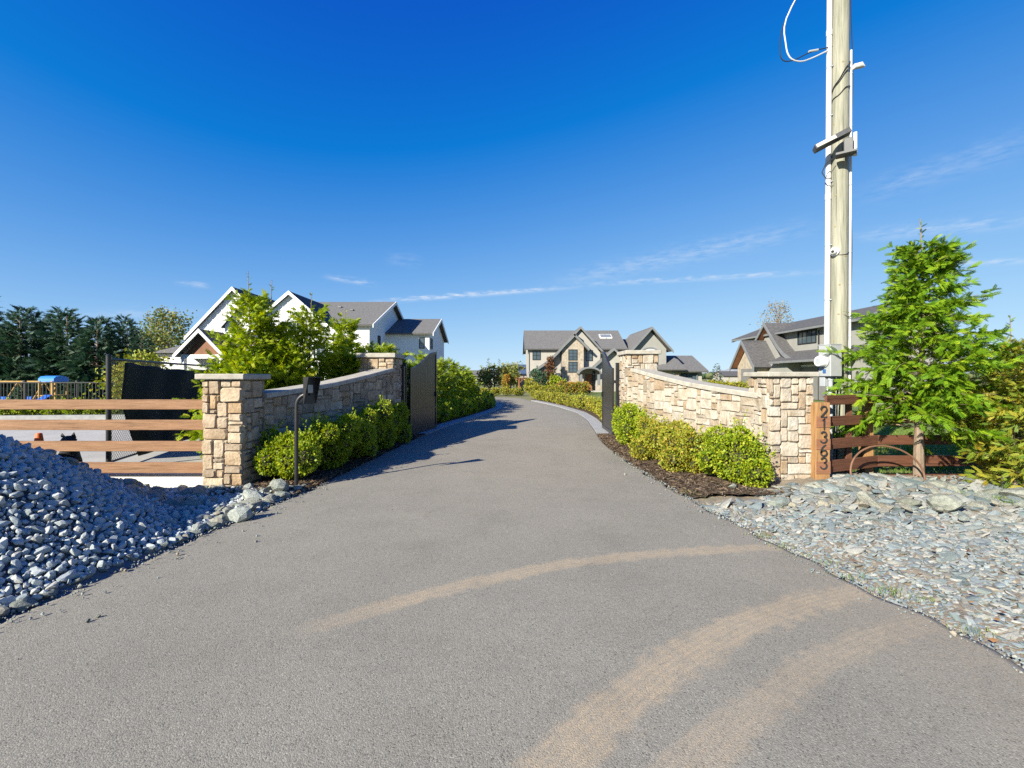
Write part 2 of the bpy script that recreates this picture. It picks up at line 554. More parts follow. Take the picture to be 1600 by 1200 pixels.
def asphalt_mat():
    m = bpy.data.materials.new('asphalt')
    m.use_nodes = True
    t = m.node_tree; L = t.links.new
    b = t.nodes['Principled BSDF']
    b.inputs['Roughness'].default_value = 0.88
    b.inputs['Specular IOR Level'].default_value = 0.25
    tc = N(t, 'ShaderNodeTexCoord')
    ob = tc.outputs['Object']

    def noise(scale, det, rough=0.6):
        n = N(t, 'ShaderNodeTexNoise')
        n.inputs['Scale'].default_value = scale; n.inputs['Detail'].default_value = det; n.inputs['Roughness'].default_value = rough
        L(ob, n.inputs['Vector'])
        return n.outputs['Fac']

    def ramp(src, stops):
        r = N(t, 'ShaderNodeValToRGB')
        e = r.color_ramp.elements
        while len(e) < len(stops): e.new(0.5)
        for i, (p, c) in enumerate(stops):
            e[i].position = p; e[i].color = (*c, 1)
        L(src, r.inputs[0])
        return r.outputs[0]

    def mix(f, a, bb, mode='MIX', amt=1.0):
        x = N(t, 'ShaderNodeMix', data_type='RGBA', blend_type=mode)
        if isinstance(f, (int, float)): x.inputs[0].default_value = f
        else: L(f, x.inputs[0])
        for k, s in ((6, a), (7, bb)):
            if isinstance(s, tuple): x.inputs[k].default_value = (*s, 1)
            else: L(s, x.inputs[k])
        return x.outputs[2]

    big = ramp(noise(0.55, 5), [(0.28, (0.206, 0.192, 0.160)), (0.72, (0.240, 0.224, 0.188))])
    # aggregate: small stones of different greys
    vo = N(t, 'ShaderNodeTexVoronoi')
    vo.inputs['Scale'].default_value = 165.0
    L(ob, vo.inputs['Vector'])
    sep = N(t, 'ShaderNodeSeparateColor'); L(vo.outputs['Color'], sep.inputs[0])
    agg = ramp(sep.outputs[0], [(0.0, (0.42, 0.42, 0.42)), (0.10, (0.85, 0.85, 0.85)), (0.6, (1.0, 1.0, 1.0)), (0.9, (1.13, 1.125, 1.11)), (1.0, (1.45, 1.43, 1.40))])
    col = mix(1.0, big, agg, 'MULTIPLY')
    fine = ramp(noise(260, 3), [(0.3, (0.62, 0.62, 0.62)), (0.7, (1.3, 1.3, 1.3))])
    col = mix(0.55, col, fine, 'MULTIPLY')
    # pale tan dust brought in by tyres
    at = N(t, 'ShaderNodeAttribute', attribute_name='dust')
    tr = N(t, 'ShaderNodeAttribute', attribute_name='tread')
    brk = ramp(noise(13, 9, 0.75), [(0.34, (0, 0, 0)), (0.60, (1, 1, 1))])
    brk2 = ramp(noise(120, 5, 0.7), [(0.36, (0.05, 0.05, 0.05)), (0.58, (1, 1, 1))])
    sn = N(t, 'ShaderNodeMath', operation='SINE')
    mu = N(t, 'ShaderNodeMath', operation='MULTIPLY'); mu.inputs[1].default_value = 150.0
    L(tr.outputs['Fac'], mu.inputs[0]); L(mu.outputs[0], sn.inputs[0])
    s2 = N(t, 'ShaderNodeMath', operation='MULTIPLY_ADD'); s2.inputs[1].default_value = 0.16; s2.inputs[2].default_value = 0.84
    L(sn.outputs[0], s2.inputs[0])
    d1 = N(t, 'ShaderNodeMath', operation='MULTIPLY'); L(at.outputs['Fac'], d1.inputs[0]); L(s2.outputs[0], d1.inputs[1])
    b3 = N(t, 'ShaderNodeMath', operation='MULTIPLY_ADD'); b3.inputs[1].default_value = 0.6; b3.inputs[2].default_value = 0.42
    L(brk, b3.inputs[0])
    d2 = N(t, 'ShaderNodeMath', operation='MULTIPLY'); L(d1.outputs[0], d2.inputs[0]); L(b3.outputs[0], d2.inputs[1])
    d3 = N(t, 'ShaderNodeMath', operation='MULTIPLY', use_clamp=True); L(d2.outputs[0], d3.inputs[0]); L(brk2, d3.inputs[1])
    col = mix(d3.outputs[0], col, (0.41, 0.315, 0.205))
    stain = ramp(noise(1.7, 6, 0.65), [(0.30, (0.90, 0.90, 0.90)), (0.50, (1, 1, 1)), (0.74, (1.04, 1.035, 1.03))])
    col = mix(1.0, col, stain, 'MULTIPLY')
    L(col, b.inputs['Base Color'])
    bp = N(t, 'ShaderNodeBump')
    bp.inputs['Strength'].default_value = 0.35; bp.inputs['Distance'].default_value = 0.005
    hh = N(t, 'ShaderNodeMath', operation='SUBTRACT'); hh.inputs[0].default_value = 1.0
    L(vo.outputs['Distance'], hh.inputs[1]); L(hh.outputs[0], bp.inputs['Height'])
    L(bp.outputs[0], b.inputs['Normal'])
    return m


def polyline_field(X, Y, pts, half):
    """soft band round a polyline: weight and signed offset across it"""
    pts = np.array(pts, float)
    # resample smoothly
    tt = np.linspace(0, len(pts) - 1, 60)
    k = np.arange(len(pts))
    px, py = np.interp(tt, k, pts[:, 0]), np.interp(tt, k, pts[:, 1])
    for _ in range(3):
        px[1:-1] = (px[:-2] + px[1:-1] * 2 + px[2:]) / 4; py[1:-1] = (py[:-2] + py[1:-1] * 2 + py[2:]) / 4
    best = np.full(X.shape, 1e9); sgn = np.zeros(X.shape); al = np.zeros(X.shape)
    for i in range(len(px) - 1):
        ax, ay, dx, dy = px[i], py[i], px[i + 1] - px[i], py[i + 1] - py[i]
        l2 = dx * dx + dy * dy
        u = np.clip(((X - ax) * dx + (Y - ay) * dy) / l2, 0, 1)
        ex, ey = X - ax - u * dx, Y - ay - u * dy
        d = np.hypot(ex, ey)
        s = (dx * ey - dy * ex) / math.sqrt(l2)
        w = d < best
        best = np.where(w, d, best); sgn = np.where(w, s, sgn); al = np.where(w, (i + u) / (len(px) - 1), al)
    rag = 0.16 * half * (np.sin(X * 31 + 3 * np.sin(Y * 17)) + np.sin(Y * 41 + 2 * np.sin(X * 23 + 1)))
    wgt = np.clip((half * 1.25 - best + rag) / (half * 0.6), 0, 1)
    return wgt * wgt * (3 - 2 * wgt), sgn, al


def build_driveway():
    ys = np.concatenate([np.linspace(-9, 1.6, 30)[:-1], np.arange(1.6, 6.0, 0.035), np.arange(6.0, 12, 0.1), np.arange(12, 34.6, 0.3)])
    t = np.linspace(0, 1, 125)
    wob = 0.02 * np.sin(ys * 5.1) + 0.015 * np.sin(ys * 11.7 + 1)
    xl, xr = XL(ys) + wob * (ys < 11), XR(ys) + 0.03 * np.sin(ys * 6.3 + 2) * (ys < 10) + 0.018 * np.sin(ys * 15) * (ys < 10)
    X = xl[:, None] * (1 - t) + xr[:, None] * t
    Y = np.repeat(ys[:, None], len(t), 1)
    edge = np.minimum(t, 1 - t)[None] * (xr - xl)[:, None]
    Z = 0.012 * np.clip(edge / 0.5, 0, 1) + 0.006 * np.sin(X * 0.9 + Y * 0.3)
    Z = np.where(edge <= 1e-6, -0.10, Z)
    V = np.stack([X, Y, Z], -1).reshape(-1, 3)
    nr, nc = len(ys), len(t)
    a = (np.arange(nr - 1)[:, None] * nc + np.arange(nc - 1)[None]).ravel()
    Fc = np.stack([a, a + 1, a + nc + 1, a + nc], 1)
    me = np_mesh('driveway', V, Fc, smooth=True)
    X, Y = X.ravel(), Y.ravel()
    g = lambda u, v: tuple(G(u, v))[:2]
    bands = [([g(430, 1003), g(540, 968), g(700, 922), g(870, 886), g(1000, 870), g(1110, 862), g(1215, 855), g(1300, 850)], 0.088, 1.0),
             ([g(860, 1210), g(930, 1140), g(1040, 1048), g(1150, 985), g(1260, 945), g(1420, 905)], 0.125, 1.0),
             ([g(1060, 1225), g(1150, 1138), g(1260, 1050), g(1360, 1000), g(1480, 965)], 0.10, 0.66)]
    dust = np.zeros(len(X)); tread = np.zeros(len(X))
    for k, (pl, hw, amp) in enumerate(bands):
        w, s, al = polyline_field(X, Y, pl, hw)
        fade = np.clip(al * 4.5, 0, 1) if k == 0 else 1.0
        w = w * amp * fade
        tread = np.where(w > dust, s, tread)
        dust = np.maximum(dust, w)
    # general film of dust toward the right shoulder, and faintly up the drive
    er = XR(Y) - X
    dust = np.maximum(dust, 0.42 * np.clip(1 - er / 1.15, 0, 1) * np.clip((5.2 - Y) / 2.0, 0, 1))
    dust = np.maximum(dust, 0.30 * np.clip(1 - er / 0.35, 0, 1) * (Y < 9))
    dust = np.maximum(dust, 0.36 * np.exp(-((X - 0.2) / 2.2) ** 2) * np.clip((Y - 3.6) / 4.0, 0, 1))
    for nm, val in (('dust', dust), ('tread', tread)):
        at = me.attributes.new(nm, 'FLOAT', 'POINT')
        at.data.foreach_set('value', val.astype(np.float32))
    o = link('driveway', me, MATS.setdefault('asphalt', asphalt_mat()))
    tag(o, 'grey asphalt driveway with pale tyre tracks of dust', kind='structure')


build_driveway()
sheet('side_driveway', [(1.2, 32), (0.4, 35.5), (-3.5, 39.5), (-12, 41.5), (-30, 43), (-30, 37), (-12, 36), (-5.5, 34.6), (-2.4, 31.6)], -0.012, MATS['asphalt'])
sheet('lawn', [(4.0, 7.6), (60, 7.6), (60, 75), (4.4, 75), (3.6, 34), (4.6, 14)], -0.045, M_GRASS)
sheet('lawn', [(-30, 18.5), (-9.8, 18.5), (-7.5, 30), (-8, 34), (-60, 34), (-60, 18.5)], -0.045, M_GRASS)
sheet('concrete_driveway', [(-30, 6.75), (-3.9, 6.75), (-4.2, 12.5), (-8.6, 17.2), (-30, 15.2)], -0.04, M_CONC)


def strip(name, ys, f0, f1, z0, z1, m):
    """a kerb: band between two curves x=f0(y), f1(y), from z0 up to z1"""
    mb = MB()
    vs = []
    for y in ys:
        vs += [(f0(y), y, z0), (f0(y), y, z1), (f1(y), y, z1), (f1(y), y, z0)]
    fs = []
    for i in range(len(ys) - 1):
        for k in range(3):
            fs.append((4 * i + k, 4 * i + k + 1, 4 * i + 5 + k, 4 * i + 4 + k))
    n = 4 * (len(ys) - 1)
    fs += [(0, 1, 2, 3), (n, n + 1, n + 2, n + 3)]
    mb.add(vs, fs)
    return tag(mb.build(name, m), kind='structure')


strip('concrete_kerb', np.linspace(11.8, 29, 60), lambda y: XL(y) - 0.42, lambda y: XL(y) + 0.03, -0.08, 0.035, M_KERB)
strip('concrete_kerb', np.linspace(11.6, 31, 60), lambda y: XR(y) - 0.03, lambda y: XR(y) + 0.36, -0.08, 0.035, M_KERB)


def bed(name, ys, f0, f1, m, amp, zf, nx=26, seed=0):
    """a rough strip of soil between two curves"""
    r = np.random.default_rng(seed)
    t = np.linspace(0, 1, nx)
    Y = np.repeat(np.asarray(ys)[:, None], nx, 1)
    a, b = np.array([f0(y) for y in ys]), np.array([f1(y) for y in ys])
    X = a[:, None] * (1 - t) + b[:, None] * t
    Z = zf(X, Y) + amp * r.normal(size=X.shape)
    Z[:, 0] -= 0.0
    V = np.stack([X, Y, Z], -1).reshape(-1, 3)
    k = (np.arange(len(ys) - 1)[:, None] * nx + np.arange(nx - 1)[None]).ravel()
    Fc = np.stack([k, k + 1, k + nx + 1, k + nx], 1)
    o = link(name, np_mesh(name, V, Fc, smooth=True), m)
    return tag(o, kind='structure')


WALL_NEAR_Y, WALL_FAR_Y = 7.05, 11.0
def wall_x(y):            # inner face of the two flank walls (mirror: left is -x)
    return 2.95 + (WALL_FAR_Y - y) * 0.232

bed('mulch_bed', np.linspace(6.15, 12.4, 60), lambda y: -wall_x(y) - 0.15, lambda y: XL(y) + 0.01, M_MULCH, 0.010,
    lambda X, Y: 0.045 * np.clip((XL(Y) - X) / 0.3, 0, 1) - 0.02, seed=1)
bed('mulch_bed', np.linspace(6.0, 12.6, 60), lambda y: XR(y) - 0.01, lambda y: wall_x(y) + 0.15, M_MULCH, 0.010,
    lambda X, Y: 0.055 * np.clip((X - XR(Y)) / 0.3, 0, 1) - 0.02, seed=2)
bed('mulch_bed', np.linspace(12.4, 31, 60), lambda y: XL(y) - 2.6, lambda y: XL(y) - 0.40, M_MULCH, 0.012, lambda X, Y: 0.02 + 0 * X, seed=3)
bed('mulch_bed', np.linspace(12.6, 33, 60), lambda y: XR(y) + 0.34, lambda y: XR(y) + 1.3, M_MULCH, 0.012, lambda X, Y: 0.02 + 0 * X, seed=4)


def rubble_z(X, Y):
    e = np.clip((X - XR(Y)) / 0.5, 0, 1)
    return -0.05 + 0.05 * e + 0.09 * np.clip((Y - 5.2) / 1.2, 0, 1) * np.clip((X - 3.2) / 0.8, 0, 1) + 0.03 * np.sin(X * 2.1 + 0.5) * np.sin(Y * 1.7) * e


RUB = bed('rubble_bed', np.linspace(0.6, 7.0, 80), lambda y: XR(y) - 0.02, lambda y: 12.0, M_EARTH, 0.008, rubble_z, nx=110, seed=5)
RUB['label'] = 'bed of broken grey-green slate beside the asphalt'


# ---------------------------------------------------------------- crushed stone
def rock_template(seed, cuts=7, flat=1.0, sub=1):
    import bmesh
    r = random.Random(seed)
    bm = bmesh.new()
    bmesh.ops.create_icosphere(bm, subdivisions=sub, radius=1.0)
    ns = []
    for _ in range(cuts):
        n = Vector((r.gauss(0, 1), r.gauss(0, 1), r.gauss(0, 1))).normalized()
        ns.append((n, r.uniform(0.45, 0.78)))
    for v in bm.verts:
        p = v.co.copy() * r.uniform(0.92, 1.08)
        for n, d in ns:
            k = p.dot(n)
            if k > d: p -= n * (k - d)
        v.co = Vector((p.x, p.y * r.uniform(0.97, 1.03), p.z * flat))
    bmesh.ops.triangulate(bm, faces=bm.faces)
    V = np.array([v.co for v in bm.verts]); Fc = np.array([[q.index for q in f.verts] for f in bm.faces])
    bm.free()
    return V, Fc


ROCKS = [rock_template(s, cuts=7, flat=0.75, sub=2) for s in range(8)]
ROCKS_LO = [rock_template(s + 50, cuts=6, flat=0.8, sub=1) for s in range(6)]
SLATES = [rock_template(s + 90, cuts=8, flat=0.36, sub=1) for s in range(8)]


PILE_C, PILE_H, PILE_R = np.array([-6.3, 3.6]), 1.95, 2.95


def pile_z(X, Y):
    dx, dy = X - PILE_C[0], (Y - PILE_C[1]) * 1.02
    d = np.hypot(dx, dy)
    a = np.arctan2(dy, dx)
    R = PILE_R * (1 + 0.035 * np.sin(a * 3 + 1) + 0.03 * np.sin(a * 7))
    h = PILE_H * (1 - d / R)
    h = np.where(h > 0.95 * PILE_H, 0.95 * PILE_H + (h - 0.95 * PILE_H) * 0.4, h)
    toe = np.clip(d / R, 0, 2)
    h = np.where(toe > 0.82, PILE_H * 0.18 * np.clip(1 - (toe - 0.82) / 0.24, 0, 1) ** 1.5, h)
    skirt = 0.05 * np.clip((-2.85 - X) / 0.5, 0, 1) * np.clip((X + 5.9) / 0.4, 0, 1) * np.clip((6.55 - Y) / 0.3, 0, 1) * np.clip((Y - 3.4) / 0.4, 0, 1)
    h = np.maximum(h, skirt)
    return h - 0.03 + 0.012 * np.sin(X * 4.3) * np.sin(Y * 5.1)


def build_pile():
    root = empty('gravel_pile', (PILE_C[0], PILE_C[1], 0), 'big pile of crushed blue-grey stone spilling beside the asphalt', 'gravel pile')
    n = 90
    xs, ys = np.linspace(PILE_C[0] - 3.7, -2.75, n), np.linspace(1.0, 8.2, n)
    X, Y = np.meshgrid(xs, ys)
    Z = np.maximum(pile_z(X, Y), -0.09) - 0.02
    V = np.stack([X - PILE_C[0], Y - PILE_C[1], Z], -1).reshape(-1, 3)
    k = (np.arange(n - 1)[:, None] * n + np.arange(n - 1)[None]).ravel()
    Fc = np.stack([k, k + 1, k + n + 1, k + n], 1)
    keep = (V[Fc][:, :, 2].max(1) > -0.075)
    link('mound', np_mesh('mound', V, Fc[keep], smooth=True), M_PILE_E, root)
    # stones lie all over it, the side toward the drive in full
    cand = []
    m = 140000
    X = rng.uniform(PILE_C[0] - 2.2, -2.8, m); Y = rng.uniform(1.4, 8.0, m)
    Z = pile_z(X, Y)
    ok = (Z > -0.022) & (X < XL(Y) - 0.03) & (Y < 6.42 + 0.0 * X)
    X, Y, Z = X[ok], Y[ok], Z[ok]
    dist = np.hypot(X, Y)
    size = rng.lognormal(math.log(0.024), 0.32, len(X)).clip(0.013, 0.055)
    # poisson-like thinning on a grid
    order = np.argsort(-size)
    cell = 0.045
    seen = {}
    pick = []
    for i in order:
        kx, ky = int(X[i] // cell), int(Y[i] // cell)
        okk = True
        for ax in (-1, 0, 1):
            for ay in (-1, 0, 1):
                for j in seen.get((kx + ax, ky + ay), ()):
                    if (X[i] - X[j]) ** 2 + (Y[i] - Y[j]) ** 2 < (0.62 * (size[i] + size[j])) ** 2:
                        okk = False
        if okk:
            seen.setdefault((kx, ky), []).append(i); pick.append(i)
    pick = np.array(pick)
    X, Y, Z, size, dist = X[pick], Y[pick], Z[pick], size[pick], dist[pick]
    app = size / dist
    vis = (X / np.maximum(Y, 0.1) * F_PX + 800 > 10)
    big = np.argsort(-(app * vis))[:290]
    isbig = np.zeros(len(X), bool); isbig[big] = True
    rot = rand_rot(len(X))
    asp = np.stack([rng.uniform(0.95, 1.45, len(X)), rng.uniform(0.75, 1.05, len(X)), rng.uniform(0.75, 1.0, len(X))], 1)
    scl = size[:, None] * asp
    pos = np.stack([X - PILE_C[0], Y - PILE_C[1], Z + size * rng.uniform(0.0, 0.55, len(X))], 1)
    metas = []
    for k, (tv, tf) in enumerate(ROCKS):
        metas.append(np_mesh('stone', tv, tf))
        metas[-1].materials.append(M_GRAVEL_O)
    for i in np.where(isbig)[0]:
        o = bpy.data.objects.new('stone', metas[int(rng.integers(8))])
        COL.objects.link(o)
        o.parent = root
        o.matrix_local = Matrix.Translation(pos[i]) @ Matrix(rot[i].tolist()).to_4x4() @ Matrix.Diagonal((*scl[i], 1))
    parts = []
    which = rng.integers(len(ROCKS_LO), size=len(X))
    for k, (tv, tf) in enumerate(ROCKS_LO):
        s = (which == k) & ~isbig
        parts.append(scatter(tv, tf, pos[s], rot[s], scl[s]))
    # a second, lower layer fills the gaps
    m2 = 5200
    X2 = rng.uniform(PILE_C[0] - 0.5, -2.85, m2); Y2 = rng.uniform(1.6, 7.0, m2); Z2 = pile_z(X2, Y2)
    ok = (Z2 > -0.03) & (X2 < XL(Y2) - 0.02) & (Y2 < 6.42)
    p2 = np.stack([X2 - PILE_C[0], Y2 - PILE_C[1], Z2 - 0.004], 1)[ok]
    s2 = rng.uniform(0.018, 0.034, len(p2))
    tv, tf = ROCKS_LO[1]
    parts.append(scatter(tv, tf, p2, rand_rot(len(p2)), s2))
    V, Fc, r = cat_mesh(parts)
    o = link('stone_mass', np_mesh('stone_mass', V, Fc, r), M_GRAVEL, root)
    o['kind'] = 'stuff'
    print('pile stones', len(X), 'tris', len(Fc))


build_pile()


def build_rubble():
    m = 170000
    X = rng.uniform(2.3, 9.6, m); Y = rng.uniform(1.3, 6.75, m)
    u = X / Y * F_PX + 800
    ok = (X > XR(Y) + 0.03) & (u < 1680) & ~((Y > 6.05) & (X < wall_x(np.minimum(Y, 7.0)) + 0.65) & (X < 4.6) & (Y > 6.35)) & ~((X < 3.3) & (Y > 5.75))
    # keep more stones near the fence and in drifts, fewer where bare dirt shows
    drift = 0.5 + 0.5 * np.sin(X * 1.35 + 1.2 * np.sin(Y * 1.9) + 1.0)
    bare = np.exp(-((Y - (2.2 + 0.36 * X)) / 0.42) ** 2) * np.clip((X - 3.4), 0, 1)
    ok &= rng.random(m) < np.clip(1.0 - 0.62 * bare - 0.25 * (drift < 0.25), 0.1, 1)
    X, Y = X[ok], Y[ok]
    near_edge = np.clip((X - XR(Y)) / 0.6, 0, 1)
    base = np.where(Y > 5.6, 0.040, 0.020 + 0.010 * np.clip(Y - 4.4, 0, 1)) * (0.75 + 0.35 * near_edge)
    size = (base * rng.lognormal(0, 0.36, len(X))).clip(0.016, 0.17)
    order = np.argsort(-size)
    cell = 0.065
    seen, pick = {}, []
    for i in order:
        kx, ky = int(X[i] // cell), int(Y[i] // cell)
        good = True
        for ax in (-1, 0, 1):
            for ay in (-1, 0, 1):
                for j in seen.get((kx + ax, ky + ay), ()):
                    if (X[i] - X[j]) ** 2 + (Y[i] - Y[j]) ** 2 < (0.60 * (size[i] + size[j])) ** 2:
                        good = False; break
        if good:
            seen.setdefault((kx, ky), []).append(i); pick.append(i)
    pick = np.array(pick)
    X, Y, size = X[pick], Y[pick], size[pick]
    Z = rubble_z(X, Y)
    n = len(X)
    # flat-lying slabs, tipped a little, mostly long in x
    yaw = rng.normal(0.15, 0.75, n)
    tilt = rng.normal(0, 0.26, n); tilt2 = rng.normal(-0.05, 0.24, n)
    rot = np.empty((n, 3, 3))
    cy, sy = np.cos(yaw), np.sin(yaw)
    Rz = np.zeros((n, 3, 3)); Rz[:, 0, 0] = cy; Rz[:, 0, 1] = -sy; Rz[:, 1, 0] = sy; Rz[:, 1, 1] = cy; Rz[:, 2, 2] = 1
    Rx = np.zeros((n, 3, 3)); Rx[:, 0, 0] = 1; Rx[:, 1, 1] = np.cos(tilt); Rx[:, 1, 2] = -np.sin(tilt); Rx[:, 2, 1] = np.sin(tilt); Rx[:, 2, 2] = np.cos(tilt)
    Ry = np.zeros((n, 3, 3)); Ry[:, 1, 1] = 1; Ry[:, 0, 0] = np.cos(tilt2); Ry[:, 0, 2] = np.sin(tilt2); Ry[:, 2, 0] = -np.sin(tilt2); Ry[:, 2, 2] = np.cos(tilt2)
    rot = Rz @ Rx @ Ry
    scl = size[:, None] * np.stack([rng.uniform(1.0, 1.8, n), rng.uniform(0.55, 0.95, n), rng.uniform(0.7, 1.4, n)], 1)
    pos = np.stack([X, Y, Z + size * 0.13], 1)
    vis = (X / Y * F_PX + 800 < 1595)
    big = np.argsort(-(size / np.hypot(X, Y) * vis))[:290]
    isbig = np.zeros(n, bool); isbig[big] = True
    metas = []
    for tv, tf in SLATES:
        me = np_mesh('stone', tv, tf); me.materials.append(M_RUB_O); metas.append(me)
    for i in np.where(isbig)[0]:
        o = bpy.data.objects.new('stone', metas[int(rng.integers(8))])
        COL.objects.link(o)
        o.parent = RUB
        o.matrix_local = Matrix.Translation(pos[i]) @ Matrix(rot[i].tolist()).to_4x4() @ Matrix.Diagonal((*scl[i], 1))
    which = rng.integers(8, size=n)
    parts = []
    for k, (tv, tf) in enumerate(SLATES):
        s = (which == k) & ~isbig
        parts.append(scatter(tv, tf, pos[s], rot[s], scl[s]))
    # chips between
    m2 = 9000
    X2 = rng.uniform(2.4, 9.4, m2); Y2 = rng.uniform(1.4, 6.3, m2)
    ok = (X2 > XR(Y2) + 0.0) & ~((X2 < 3.3) & (Y2 > 5.75))
    p2 = np.stack([X2, Y2, rubble_z(X2, Y2) + 0.002], 1)[ok]
    s2 = rng.uniform(0.008, 0.026, len(p2))
    tv, tf = ROCKS_LO[2]
    parts.append(scatter(tv, tf, p2, rand_rot(len(p2)), s2))
    V, Fc, r = cat_mesh(parts)
    o = link('stone_mass', np_mesh('stone_mass', V, Fc, r), M_RUB, RUB)
    o['kind'] = 'stuff'
    print('rubble', n, len(Fc))


build_rubble()


def mulch_chips(parts_xy, name):
    T = np.array([(-1, -0.16, 0), (1, -0.2, 0.05), (1, 0.2, 0.02), (-1, 0.18, 0.06)], float)
    pos = np.array(parts_xy)
    n = len(pos)
    rot = frame_rot(np.stack([rng.normal(size=n), rng.normal(size=n), rng.normal(size=n) * 0.25], 1), roll=rng.normal(0, 0.6, n))
    V, Fc, r = scatter(T, np.array([[0, 1, 2, 3]]), pos, rot, rng.uniform(0.012, 0.04, n))
    return link(name, np_mesh(name, V, Fc, r), M_CHIP)


def chips_all():
    ps = []
    for _ in range(26000):
        y = random.uniform(6.0, 12.4)
        if random.random() < 0.5:
            a, b = -wall_x(y), XL(y) + 0.06
        else:
            a, b = XR(y) - 0.06, wall_x(y)
        x = random.uniform(a, b)
        ps.append((x, y, 0.035 + random.uniform(0, 0.018)))
    tag(mulch_chips(ps, 'mulch_chips'), 'dark brown bark mulch strewn under the bushes', 'mulch', kind='stuff')


chips_all()


def edge_grit():
    """loose grit and small stones shed onto the edges of the asphalt"""
    n = 2600
    Y = rng.uniform(1.5, 9.5, n)
    left = rng.random(n) < 0.5
    off = rng.exponential(0.10, n).clip(0, 0.8)
    X = np.where(left, XL(Y) + off, XR(Y) - off * 0.8)
    keep = ~(left & (Y > 6.6) & (rng.random(n) < 0.6))
    X, Y = X[keep], Y[keep]
    size = rng.lognormal(math.log(0.0055), 0.5, len(X)).clip(0.003, 0.022)
    pos = np.stack([X, Y, 0.010 + size * 0.35], 1)
    tv, tf = ROCKS_LO[4]
    V, Fc, r = scatter(tv, tf, pos, rand_rot(len(X)), size)
    tag(link('loose_grit', np_mesh('loose_grit', V, Fc, r), M_RUB), 'loose grit shed along both edges of the asphalt', 'grit', kind='stuff')


edge_grit()

# ---------------------------------------------------------------- stone walls and pillars
_tan_dimmer = [(0.316, 0.237, 0.162), (0.386, 0.305, 0.221), (0.445, 0.362, 0.27), (0.292, 0.237, 0.184), (0.409, 0.339, 0.259), (0.491, 0.418, 0.324), (0.363, 0.254, 0.151), (0.374, 0.322, 0.265)]
_tan_sunlit = [(0.33, 0.29, 0.24), (0.41, 0.38, 0.33), (0.28, 0.205, 0.135), (0.44, 0.415, 0.375), (0.37, 0.33, 0.275), (0.42, 0.395, 0.355), (0.29, 0.255, 0.215), (0.34, 0.26, 0.18), (0.43, 0.40, 0.355), (0.38, 0.335, 0.28)]
M_STONE_L = mat('tan_stone_dimmer', (1.1, 1.08, 1.04), (0.66, 0.60, 0.52), ramp=_tan_dimmer, src='object', scale=7, rough=0.9, bump=0.75, bscale=26, bdist=0.02)  # same stone on both sides; their exposure difference is painted into the colours
M_STONE_R = mat('tan_stone_sunlit', (1.1, 1.09, 1.07), (0.74, 0.66, 0.56), ramp=_tan_sunlit, src='object', scale=6, rough=0.9, bump=0.75, bscale=26, bdist=0.02)  # right-hand copy, its sunnier exposure put into a paler ramp
M_MORTAR = mat('mortar', (0.30, 0.265, 0.22), (0.22, 0.195, 0.16), scale=12, rough=0.95, bump=0.4, bscale=60)
M_CAP = mat('cast_cap', (0.40, 0.37, 0.315), (0.28, 0.258, 0.218), scale=7, detail=8, rough=0.85, bump=0.25, bscale=50)


def ashlar(L, H, cell=0.075, seed=0, wr=(3, 6), hr=(2, 4)):
    """irregular coursed rubble: rectangles (s0, s1, z0, z1) that fill L x H"""
    r = random.Random(seed)
    nx, nz = max(1, round(L / cell)), max(1, round(H / cell))
    cx, cz = L / nx, H / nz
    g = [[0] * nx for _ in range(nz)]
    out = []
    for j in range(nz):
        for i in range(nx):
            if g[j][i]: continue
            w, h = r.randint(*wr), r.randint(*hr)
            if r.random() < 0.18: w, h = r.randint(1, 3), r.randint(1, 2)
            if r.random() < 0.20: h = 1 if w > 3 else h
            if r.random() < 0.10: w, h = r.randint(2, 3), r.randint(3, 5)
            ww = 0
            while ww < w and i + ww < nx and not g[j][i + ww]: ww += 1
            free = 0
            while i + ww + free < nx and not g[j][i + ww + free]: free += 1
            if free == 1 and ww < wr[1] + 1: ww += 1
            hh = 1
            while hh < h and j + hh < nz and all(not g[j + hh][i + k] for k in range(ww)): hh += 1
            if nz - j - hh == 1: hh += 1 if all(not g[j + hh][i + k] for k in range(ww)) else 0
            for b in range(hh):
                for a in range(ww): g[j + b][i + a] = 1
            out.append((i * cx, (i + ww) * cx, j * cz, (j + hh) * cz))
    return out


